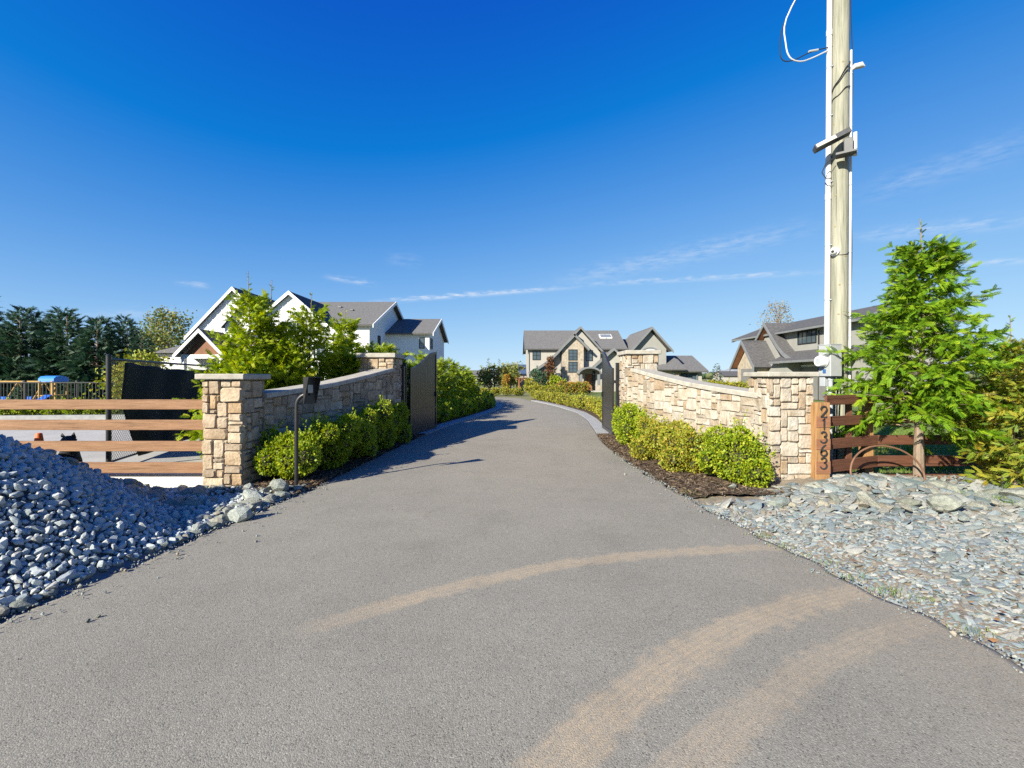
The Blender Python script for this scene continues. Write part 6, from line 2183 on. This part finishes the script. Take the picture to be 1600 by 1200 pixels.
def white_house():
    h = House('white_house', (-19, 47, 0), 'white farmhouse with dark roofs and steep gables left of the drive')
    # main body, ridge along x
    h.prism('wall', [(40.5, -0.1), (55.5, -0.1), (55.5, 6.3), (48, 9.45), (40.5, 6.3)], 'x', -22, -12.9, M_WHITE)
    s = 3.15 / 7.5
    h.gable_roof((-22.4, 48, 9.72), (-12.45, 48, 9.72), (0, -8.0, -8.0 * s), (0, 8.0, -8.0 * s), m=M_SHINGL, trim=M_WTRIM)
    # right wing
    h.prism('wall', [(46, -0.1), (56, -0.1), (56, 6.1), (51, 8.0), (46, 6.1)], 'x', -12.895, -8.5, M_WHITE)
    s2 = 1.95 / 5
    h.gable_roof((-13.6, 51, 8.28), (-8.05, 51, 8.28), (0, -5.5, -5.5 * s2), (0, 5.5, -5.5 * s2), m=M_SHINGL, trim=M_WTRIM)
    h.window((-9.25, 46, 5.15), 0.55, 1.15, 'y-', bars=(0, 1))
    h.window((-8.5, 47.2, 5.15), 1.1, 1.15, 'x+', bars=(1, 1))
    h.window((-10.9, 46, 2.3), 1.2, 1.2, 'y-')
    h.window((-12.9, 44.2, 3.2), 0.9, 1.2, 'x+')
    h.window((-12.9, 43.4, 5.2), 0.8, 0.9, 'x+')
    # gable A
    def front_gable(apx, apz, half, drop, y0, y1, m=M_WHITE, over=0.28, base=-0.1, trim=M_WTRIM):
        k = drop / half
        h.prism('wall', [(apx - half, base), (apx + half, base), (apx + half, apz - drop - 0.25), (apx, apz - 0.25), (apx - half, apz - drop - 0.25)], 'y', y0, y1, m)
        h.gable_roof((apx, y0 - over, apz), (apx, y1, apz), (-(half + 0.35), 0, -(half + 0.35) * k), (half + 0.35, 0, -(half + 0.35) * k), trim=trim)
    front_gable(-24.8, 9.65, 3.9, 4.1, 40, 48)
    front_gable(-19.7, 9.25, 4.3, 3.7, 39.8, 47)
    front_gable(-23.3, 8.25, 1.7, 1.85, 39.0, 40.4, base=5.6)
    # porch gable with brown boarding
    h.prism('gable_boarding', [(-27.3, 3.55), (-24.3, 3.55), (-25.8, 5.1)], 'y', 37.4, 37.6, M_BROWN)
    h.gable_roof((-25.8, 36.9, 5.62), (-25.8, 40, 5.62), (-2.15, 0, -2.2), (2.15, 0, -2.2), trim=M_WTRIM)
    h.prism('porch_beam', [(-27.6, 3.2), (-24.0, 3.2), (-24.0, 3.52), (-27.6, 3.52)], 'y', 37.3, 37.7, M_WTRIM)
    for x in (-27.5, -24.2):
        h.prism('porch_post', [(x - 0.18, -0.1), (x + 0.18, -0.1), (x + 0.18, 3.2), (x - 0.18, 3.2)], 'y', 37.3, 37.66, M_WTRIM)
    h.prism('porch_wall', [(-29.0, -0.1), (-22.5, -0.1), (-22.5, 3.3), (-29.0, 3.3)], 'y', 39.0, 39.95, M_WHITE)
    # low hipped part on the left
    h.prism('wall', [(-31.8, -0.1), (-28.7, -0.1), (-28.7, 3.7), (-31.8, 3.7)], 'y', 40.2, 46, M_WTRIM)
    ax = [(-32.3, 39.7, 3.78), (-28.5, 39.7, 3.78), (-28.5, 46.5, 3.78), (-32.3, 46.5, 3.78), (-29.6, 42.5, 5.05), (-28.5, 42.5, 5.15), (-28.5, 44, 5.15), (-29.6, 44, 5.05)]
    MB().add(h.loc(ax), [(0, 1, 5, 4), (0, 4, 7, 3), (4, 5, 6, 7), (2, 3, 7, 6), (1, 2, 6, 5), (0, 3, 2, 1)]).build('hip_roof', M_SHINGL, h.root)
    # battens on the front gables
    for apx, apz, half, y in ((-24.8, 9.4, 3.9, 40), (-19.7, 9.0, 4.3, 39.8)):
        k = 4.1 / 3.9 if half < 4 else 3.7 / 4.3
        x = -half + 0.3
        while x < half:
            zt = apz - abs(x) * k - 0.35
            h.prism('batten', [(apx + x - 0.03, 3.0), (apx + x + 0.03, 3.0), (apx + x + 0.03, zt), (apx + x - 0.03, zt)], 'y', y - 0.035, y - 0.001, M_WTRIM)
            x += 0.42
    for x in (-20.3, -19.55, -18.8):
        h.window((x, 39.8, 6.15), 0.62, 0.75, 'y-', bars=(0, 1))
    h.window((-24.8, 40, 6.2), 1.4, 1.2, 'y-')
    h.window((-17.0, 39.8, 4.0), 1.2, 1.4, 'y-')
    # roof vents
    for x, y in ((-15.9, 44.5), (-17.5, 45.6)):
        z = 9.72 - (48 - y) * s
        MB().box(x + 19 - 0.15, x + 19 + 0.15, y - 47 - 0.15, y - 47 + 0.15, z, z + 0.14).build('roof_vent', M_GREYT, h.root)


white_house()


def main_house():
    Y0 = 55.0
    h = House('main_house', (10, 58, 0), 'two-storey grey and stone house with a swooping gable at the end of the drive')
    X = lambda u, Y=Y0: (u - 800) / F_PX * Y
    Z = lambda v, Y=Y0: EYE + (HOR - v) / F_PX * Y
    uv = lambda pts, Y=Y0: [(X(u, Y), Z(v, Y)) for u, v in pts]
    # main block, ridge along x
    xa, xb = X(825), X(975)
    h.prism('wall', [(Y0, -0.15), (Y0 + 9, -0.15), (Y0 + 9, 5.0), (Y0 + 4.5, 7.6), (Y0, 5.0)], 'x', xa, xb, M_STUCCO)
    k = 2.75 / 5.0
    h.gable_roof((xa - 0.35, Y0 + 4.5, 7.86), (xb + 0.25, Y0 + 4.5, 7.86), (0, -5.0, -5.0 * k), (0, 5.0, -5.0 * k), m=M_SHINGL, trim=M_GREYT)
    for u in (942, 950.5):
        yy = Y0 + 2.6
        z = 7.86 - (Y0 + 4.5 - yy) * k
        n = 0.42
        sk = MB().slab(h.loc([(X(u, yy) - n, yy - 0.5, z - 0.5 * k + 0.14), (X(u, yy) + n, yy - 0.5, z - 0.5 * k + 0.14), (X(u, yy) + n, yy + 0.5, z + 0.5 * k + 0.14), (X(u, yy) - n, yy + 0.5, z + 0.5 * k + 0.14)]), 0.18).build('skylight', M_WTRIM, h.root)
        n = 0.34
        MB().slab(h.loc([(X(u, yy) - n, yy - 0.4, z - 0.4 * k + 0.16), (X(u, yy) + n, yy - 0.4, z - 0.4 * k + 0.16), (X(u, yy) + n, yy + 0.4, z + 0.4 * k + 0.16), (X(u, yy) - n, yy + 0.4, z + 0.4 * k + 0.16)]), 0.015).build('pane', mat('skylight_glass', (0.16, 0.18, 0.20), rough=0.1), sk)
    # rear gable of the centre
    ya = Y0 - 0.6
    h.prism('wall', uv([(880, 612), (938, 612), (938, 551), (907, 516), (880, 545)], ya), 'y', ya, Y0 + 3.5, M_STUCCO)
    ap = (X(907, ya), Z(510, ya))
    r = X(944, ya) - ap[0]; dz = ap[1] - Z(551, ya)
    h.gable_roof((ap[0], ya - 0.25, ap[1]), (ap[0], Y0 + 4.2, ap[1]), (-r, 0, -dz), (r, 0, -dz), m=M_SHINGL, trim=M_GREYT)
    # stone tower in front with the long flared roof on its left
    yt = Y0 - 1.4
    tower = h.prism('stone_tower', uv([(878, 613), (912, 613), (912, 541), (897, 527), (878, 544)], yt), 'y', yt, Y0 - 0.61, M_HSTONE)
    top = [(899, 520), (890, 529), (880, 539), (870, 550.5), (860, 560), (850, 567.5), (840, 574), (826, 581)]
    low = [(u + 1, v + 4.2) for u, v in top[::-1]]
    h.prism('swooping_roof', uv(top + low, yt), 'y', yt - 0.28, Y0 + 1.5, M_SHINGL)
    ft = [(u, v + 0.2) for u, v in top]; fl2 = [(u + 1, v + 3.6) for u, v in top[::-1]]
    h.prism('rake_board', uv(ft + fl2, yt), 'y', yt - 0.36, yt - 0.285, M_GREYT)
    rt = [(896, 519.5), (921, 545), (919.5, 548.5), (895, 524)]
    h.prism('roof', uv(rt, yt), 'y', yt - 0.28, Y0 - 0.2, M_SHINGL)
    h.prism('rake_board', uv([(896, 520), (921, 545.4), (919.8, 548), (895.5, 523.6)], yt), 'y', yt - 0.36, yt - 0.285, M_GREYT)
    yl = Y0 - 0.9
    h.prism('wall', uv([(829, 613), (877.8, 613), (877.8, 546), (868, 557), (858, 566), (846, 574), (829, 584)], yl), 'y', yl, Y0 - 0.01, M_STUCCO)
    W = lambda u0, u1, v0, v1, Y, **kw: h.window((X((u0 + u1) / 2, Y), Y, Z((v0 + v1) / 2, Y)), X(u1, Y) - X(u0, Y), Z(v0, Y) - Z(v1, Y), 'y-', **kw)
    W(888, 902, 546, 563, yt, bars=(1, 2)); W(888, 902, 565, 582, yt, bars=(1, 2))
    W(915.5, 926, 547, 564, ya, bars=(1, 2)); W(832, 844.5, 548, 562.5, Y0, bars=(1, 1))
    W(846, 856, 585, 600, yl, bars=(1, 1)); W(868, 875, 583, 600, yl, bars=(0, 1))
    for u in (826.5, 876.5, 904.5):
        Yd = {826.5: Y0, 876.5: yl, 904.5: yt}[u]
        x = X(u, Yd); z = {826.5: 4.9, 876.5: 4.6, 904.5: 2.0}[u]
        MB().tube(h.loc([(x, Yd - 0.06, 0.0), (x, Yd - 0.06, z)]), 0.05, 6).build('downpipe', M_GREYT, h.root)
    # arched entrance canopy, columns and door
    ye = Y0 - 3.0
    arc_t = [(922 + 18.5 * math.sin(a), 584.5 - 11.5 * math.cos(a)) for a in np.linspace(-1.45, 1.45, 15)]
    arc_b = [(922 + 17.5 * math.sin(a), 586.8 - 11.2 * math.cos(a)) for a in np.linspace(1.40, -1.40, 15)]
    h.prism('arched_canopy', uv(arc_t + arc_b, ye), 'y', ye, ya, M_GREYT)
    for u in (908.5, 936.5):
        MB().bevbox(X(u - 1.9, ye) - 10, X(u + 1.9, ye) - 10, ye - 58 + 0.15, ye - 58 + 0.5, 0.75, Z(585, ye), 0.02).build('column', M_GREYT, h.root)
        MB().bevbox(X(u - 3.2, ye) - 10, X(u + 3.2, ye) - 10, ye - 58 + 0.05, ye - 58 + 0.6, -0.1, 0.745, 0.02).build('column_base', M_HSTONE, h.root)
    d = MB().bevbox(X(915, ya) - 10, X(925, ya) - 10, ya - 58 - 0.10, ya - 58 - 0.003, 0.02, Z(585, ya), 0.01).build('door', M_BROWN, h.root)
    MB().box(X(923.6, ya) - 10, X(924.2, ya) - 10, ya - 58 - 0.16, ya - 58 - 0.101, 1.0, 1.4).build('handle', M_WINF, d)
    h.window((X(930, ya), ya, 1.25), 0.7, 2.2, 'y-', bars=(0, 3))
    MB().box(X(905, ye) - 10, X(940, ye) - 10, ye - 58 - 0.6, ya - 58 + 0.1, -0.12, 0.06).build('porch_step', M_CONC, h.root)
    # small gable to the right of the entrance
    yg = Y0 - 1.2
    h.prism('wall', uv([(931, 612), (985, 612), (985, 574), (958, 549), (931, 572)], yg), 'y', yg, Y0 - 0.02, M_STUCCO)
    ap = (X(958, yg), Z(544, yg)); rr = X(926, yg) - ap[0]; dz = ap[1] - Z(573, yg)
    h.gable_roof((ap[0], yg - 0.5, ap[1]), (ap[0], Y0 + 1.5, ap[1]), (rr, 0, -dz), (-rr, 0, -dz), m=M_SHINGL, trim=M_GREYT)
    # connecting roof and the right gable
    h.prism('wall', [(Y0 + 2, -0.1), (Y0 + 8, -0.1), (Y0 + 8, 5.0), (Y0 + 5, 6.5), (Y0 + 2, 5.0)], 'x', xb + 0.01, X(1000), M_STUCCO)
    h.gable_roof((xb - 0.2, Y0 + 5, 6.75), (X(1000), Y0 + 5, 6.75), (0, -3.5, -1.75), (0, 3.5, -1.75), m=M_SHINGL)
    y2 = Y0 - 1.8
    h.prism('wall', uv([(985, 612), (1041, 612), (1041, 545), (1016, 517), (985, 548)], y2), 'y', y2, Y0 + 7, M_GREYS)
    ap = (X(1017, y2), Z(511, y2)); rr = X(1050, y2) - ap[0]; dz = ap[1] - Z(548, y2)
    h.gable_roof((ap[0], y2 - 0.5, ap[1]), (ap[0], Y0 + 7.5, ap[1]), (-rr, 0, -dz), (rr, 0, -dz), m=M_SHINGL, trim=M_GREYT)
    w = W(1003, 1028, 549, 571, y2, bars=(2, 2))
    at = [(1015.5 + 13.5 * math.sin(a), 550 - 7.5 * math.cos(a)) for a in np.linspace(-1.5, 1.5, 11)]
    ab = [(1015.5 + 11 * math.sin(a), 550 - 5.5 * math.cos(a)) for a in np.linspace(1.5, -1.5, 11)]
    h.prism('window_arch', uv(at + ab, y2), 'y', y2 - 0.08, y2 - 0.001, M_GREYT)
    h.prism('fanlight', uv(ab, y2), 'y', y2 - 0.03, y2 - 0.002, mat('fanlight_glass', (0.45, 0.47, 0.48), rough=0.1))
    # skirt roof and the garage wing
    y3 = Y0 - 2.4
    MB().slab(h.loc([(X(1020, y3), y3 - 0.6, Z(577, y3)), (X(1070, y3), y3 - 0.6, Z(577, y3)), (X(1056, y3 + 2.2), y3 + 2.2, Z(558, y3 + 2.2)), (X(1020, y3 + 2.2), y3 + 2.2, Z(565, y3 + 2.2))]), 0.14).build('skirt_roof', M_SHINGL, h.root)
    h.prism('stone_wall_panel', uv([(1024, 612), (1062, 612), (1062, 579), (1024, 579)], y3), 'y', y3 + 0.2, y3 + 0.8, M_HSTONE)
    h.prism('wall', [(y3 + 0.6, -0.1), (y3 + 9, -0.1), (y3 + 9, 2.45), (y3 + 4.8, 4.2), (y3 + 0.6, 2.45)], 'x', X(1042), X(1100, y3), M_STUCCO)
    h.gable_roof((X(1042), y3 + 4.8, 4.42), (X(1100, y3) + 0.45, y3 + 4.8, 4.42), (0, -4.9, -2.04), (0, 4.9, -2.04), m=M_SHINGL, trim=M_GREYT)
    h.window((X(1080, y3), y3 + 0.6, 1.55), 2.0, 1.1, 'y-', bars=(2, 0))
    MB().tube(h.loc([(X(1092, y3), y3 + 0.5, 0), (X(1092, y3), y3 + 0.5, 2.4)]), 0.06, 6).build('downpipe', M_GREYT, h.root)


main_house()


def garage_house():
    h = House('garage_house', (24, 34, 0), 'grey sided garage house with stone gable behind the right pillar')
    h.prism('wall', [(22, -0.1), (27, -0.1), (27, 5.25), (24.5, 6.15), (22, 5.25)], 'y', 28, 43, M_GREYS)
    k = 1.5 / 4
    h.gable_roof((24.5, 27.4, 6.45), (24.5, 43.6, 6.45), (-3.1, 0, -3.1 * k), (3.1, 0, -3.1 * k), m=M_SHING, trim=M_GREYT)
    MB().box(21.36 - 24, 21.44 - 24, 27.5 - 34, 43.5 - 34, 5.10, 5.25).build('gutter', M_GREYT, h.root)
    # skirt roof along the long side
    MB().slab(h.loc([(20.5, 28, 2.85), (20.5, 35.6, 2.85), (22.0, 35.6, 3.65), (22.0, 28, 3.65)]), 0.14).build('skirt_roof', M_SHING, h.root)
    MB().box(20.42 - 24, 20.5 - 24, 28 - 34, 35.6 - 34, 2.70, 2.86).build('gutter', M_GREYT, h.root)
    # tall gable with a flared right slope, facing the drive
    h.prism('wall', [(38.8, -0.1), (34.6, -0.1), (34.6, 3.2), (35.6, 4.1), (37.3, 5.75), (38.8, 4.4)], 'x', 21.55, 22.5, M_GREYS)
    top = [(39.15, 4.35), (37.3, 6.15), (36.4, 5.15), (35.5, 4.2), (34.7, 3.55), (33.9, 3.15), (33.2, 2.98)]
    low = [(y, z - 0.2) for y, z in top[::-1]]
    rf = h.prism('flared_roof', top + low, 'x', 21.0, 24.5, M_SHING)
    low2 = [(y, z - 0.28) for y, z in top[::-1]]
    h.prism('rake_board', [(y, z + 0.02) for y, z in top] + low2, 'x', 20.93, 20.995, M_GREYT)
    h.prism('soffit', [(y, z - 0.21) for y, z in top[:2]] + [(y, z - 0.24) for y, z in top[:2][::-1]], 'x', 21.0, 21.54, M_BROWN)
    # low stone gable with a garage door
    h.prism('stone_gable', [(39.7, -0.1), (36.5, -0.1), (36.5, 2.55), (38.0, 4.3), (39.7, 2.55)], 'x', 20.0, 21.5, M_HSTONE)
    h.gable_roof((19.5, 38.05, 4.75), (22.2, 38.05, 4.75), (0, 2.0, -2.3), (0, -2.0, -2.3), m=M_SHING, trim=M_GREYT)
    h.prism('soffit', [(38.05, 4.50), (39.8, 2.5), (39.8, 2.46), (38.05, 4.46)], 'x', 19.55, 19.99, M_BROWN)
    h.prism('garage_door', [(39.0, 0.0), (36.9, 0.0), (36.9, 2.35), (39.0, 2.35)], 'x', 19.93, 19.998, M_GDOOR)
    h.prism('wall', [(36.6, -0.1), (34.0, -0.1), (34.0, 2.7), (36.6, 2.7)], 'x', 20.9, 21.9, M_GREYS)
    # second garage door and the upper windows on the long side
    h.prism('door_trim', [(35.2, 0.0), (31.0, 0.0), (31.0, 2.55), (35.2, 2.55)], 'x', 21.93, 21.998, M_WTRIM)
    h.prism('garage_door', [(35.0, 0.0), (31.2, 0.0), (31.2, 2.40), (35.0, 2.40)], 'x', 21.88, 21.928, M_GDOOR)
    h.window((22, 33.4, 4.62), 2.1, 1.0, 'x-', bars=(3, 0))
    h.window((22, 30.0, 4.55), 1.4, 1.0, 'x-', bars=(1, 0))
    h.window((22, 29.6, 1.6), 1.2, 1.2, 'x-', bars=(1, 1))
    MB().tube(h.loc([(21.9, 32.0, 0), (21.9, 32.0, 5.0)]), 0.05, 6).build('downpipe', M_WINF, h.root)
    return h


garage_house()


def far_buildings():
    h = House('outbuilding', (1.9, 62, 0), 'small building with a blue roof left of the main house', 'outbuilding')
    h.prism('wall', [(1.0, -0.1), (2.6, -0.1), (2.6, 2.2), (1.0, 2.2)], 'y', 61, 65, M_STUCCO)
    MB().slab(h.loc([(0.8, 60.6, 2.15), (3.0, 60.6, 2.15), (3.0, 63, 3.45), (0.8, 63, 3.45)]), 0.12).build('roof', mat('blue_roof', (0.035, 0.06, 0.13), (0.05, 0.08, 0.16), scale=3, rough=0.5), h.root)
    p = empty('pergola', (1.4, 54, 0), 'brown timber pergola at the left corner of the main house', 'pergola')
    for x, y in ((-0.55, 0), (0.35, 0), (-0.55, 2.2), (0.35, 2.2)):
        MB().bevbox(x - 0.08, x + 0.08, y - 0.08, y + 0.08, -0.1, 1.35, 0.01).build('post', M_BROWN, p)
    MB().bevbox(-0.95, 0.6, -0.06, 0.06, 1.352, 1.53, 0.01).build('beam', M_BROWN, p)
    MB().bevbox(-0.95, 0.6, 2.14, 2.26, 1.352, 1.53, 0.01).build('beam', M_BROWN, p)
    for k in range(6):
        x = -0.85 + k * 0.27
        MB().box(x - 0.03, x + 0.03, -0.3, 2.5, 1.532, 1.63).build('rafter', M_BROWN, p)
    MB().tube([(-0.5, 0, 0.95), (-0.1, 0, 1.36)], 0.05, 4).build('brace', M_BROWN, p)
    q = P(1145, 590, 150)
    h = House('far_house', (q.x, 150, 0), 'distant low house with a grey roof between the two right houses', 'house')
    h.prism('wall', [(148, -0.1), (156, -0.1), (156, 2.2), (152, 3.6), (148, 2.2)], 'x', q.x - 4, q.x + 4, M_STUCCO)
    h.gable_roof((q.x - 4.4, 152, 3.8), (q.x + 4.4, 152, 3.8), (0, -4.6, -1.6), (0, 4.6, -1.6), m=M_SHING)
    q = P(737, 590, 120)
    h = House('far_house', (q.x, 120, 0), 'distant low pale house showing over the left hedge', 'house')
    h.prism('wall', [(118, -0.1), (126, -0.1), (126, 2.2), (122, 3.4), (118, 2.2)], 'x', q.x - 5, q.x + 9, M_STUCCO)
    h.gable_roof((q.x - 5.4, 122, 3.6), (q.x + 9.4, 122, 3.6), (0, -4.6, -1.5), (0, 4.6, -1.5), m=M_SHINGL)


far_buildings()


def hills():
    M = mat('haze_grey_hill', (0.26, 0.27, 0.29), (0.20, 0.215, 0.235), scale=0.003, rough=0.95)  # pale blue-grey painted in to stand for distance haze
    r = np.random.default_rng(5)
    for nm, Yd, hh, dep, sd in (('hills', 6000, 135, 900, 1.0), ('hills', 7000, 175, 800, 2.7)):
        xs = np.linspace(-8700, 8700, 360)
        prof = hh * (0.55 + 0.22 * np.sin(xs / 900 + sd) + 0.16 * np.sin(xs / 380 + 2 * sd) + 0.09 * np.sin(xs / 150 + sd) + 0.04 * r.normal(size=len(xs)))
        prof = np.maximum(prof, 12)
        rows = [(0.0, 0.0), (0.35, 0.45), (0.7, 0.85), (1.0, 1.0), (1.5, 0.7), (2.0, 0.0)]
        V = []
        for f, g in rows:
            for x, p in zip(xs, prof):
                V.append((x, Yd + (f - 1) * dep * 0.5, p * g - (0.5 if g == 0 else 0)))
        n = len(xs)
        Fc = [[a * n + i, a * n + i + 1, (a + 1) * n + i + 1, (a + 1) * n + i] for a in range(len(rows) - 1) for i in range(n - 1)]
        tag(link(nm, np_mesh(nm, np.array(V), np.array(Fc), smooth=True), M), kind='structure')


hills()
# a flat belt of far-off woods in front of the hills
def far_woods():
    n = 4200
    X = rng.uniform(-1500, 1500, n); Y = rng.uniform(420, 700, n)
    keep = (np.abs(X / Y) < 1.6) & (np.sin(X * 0.013) + np.sin(X * 0.037 + 1) > -1.1)
    X, Y = X[keep], Y[keep]
    tv, tf = ROCKS_LO[3]
    hgt = rng.uniform(3.0, 6.5, len(X))
    pos = np.stack([X, Y, hgt * 0.7], 1)
    scl = np.stack([hgt * 0.8, hgt * 0.8, hgt], 1)
    V, Fc, r = scatter(tv, tf, pos, np.tile(np.eye(3), (len(X), 1, 1)), scl)
    M = mat('far_woods', (1, 1, 1), ramp=[(0.03, 0.06, 0.025), (0.06, 0.09, 0.035), (0.10, 0.11, 0.04)], src='attr', rough=0.9)
    tag(link('far_woods', np_mesh('far_woods', V, Fc, r, smooth=True), M), 'distant belt of woods along the horizon', 'woods', kind='stuff')


far_woods()
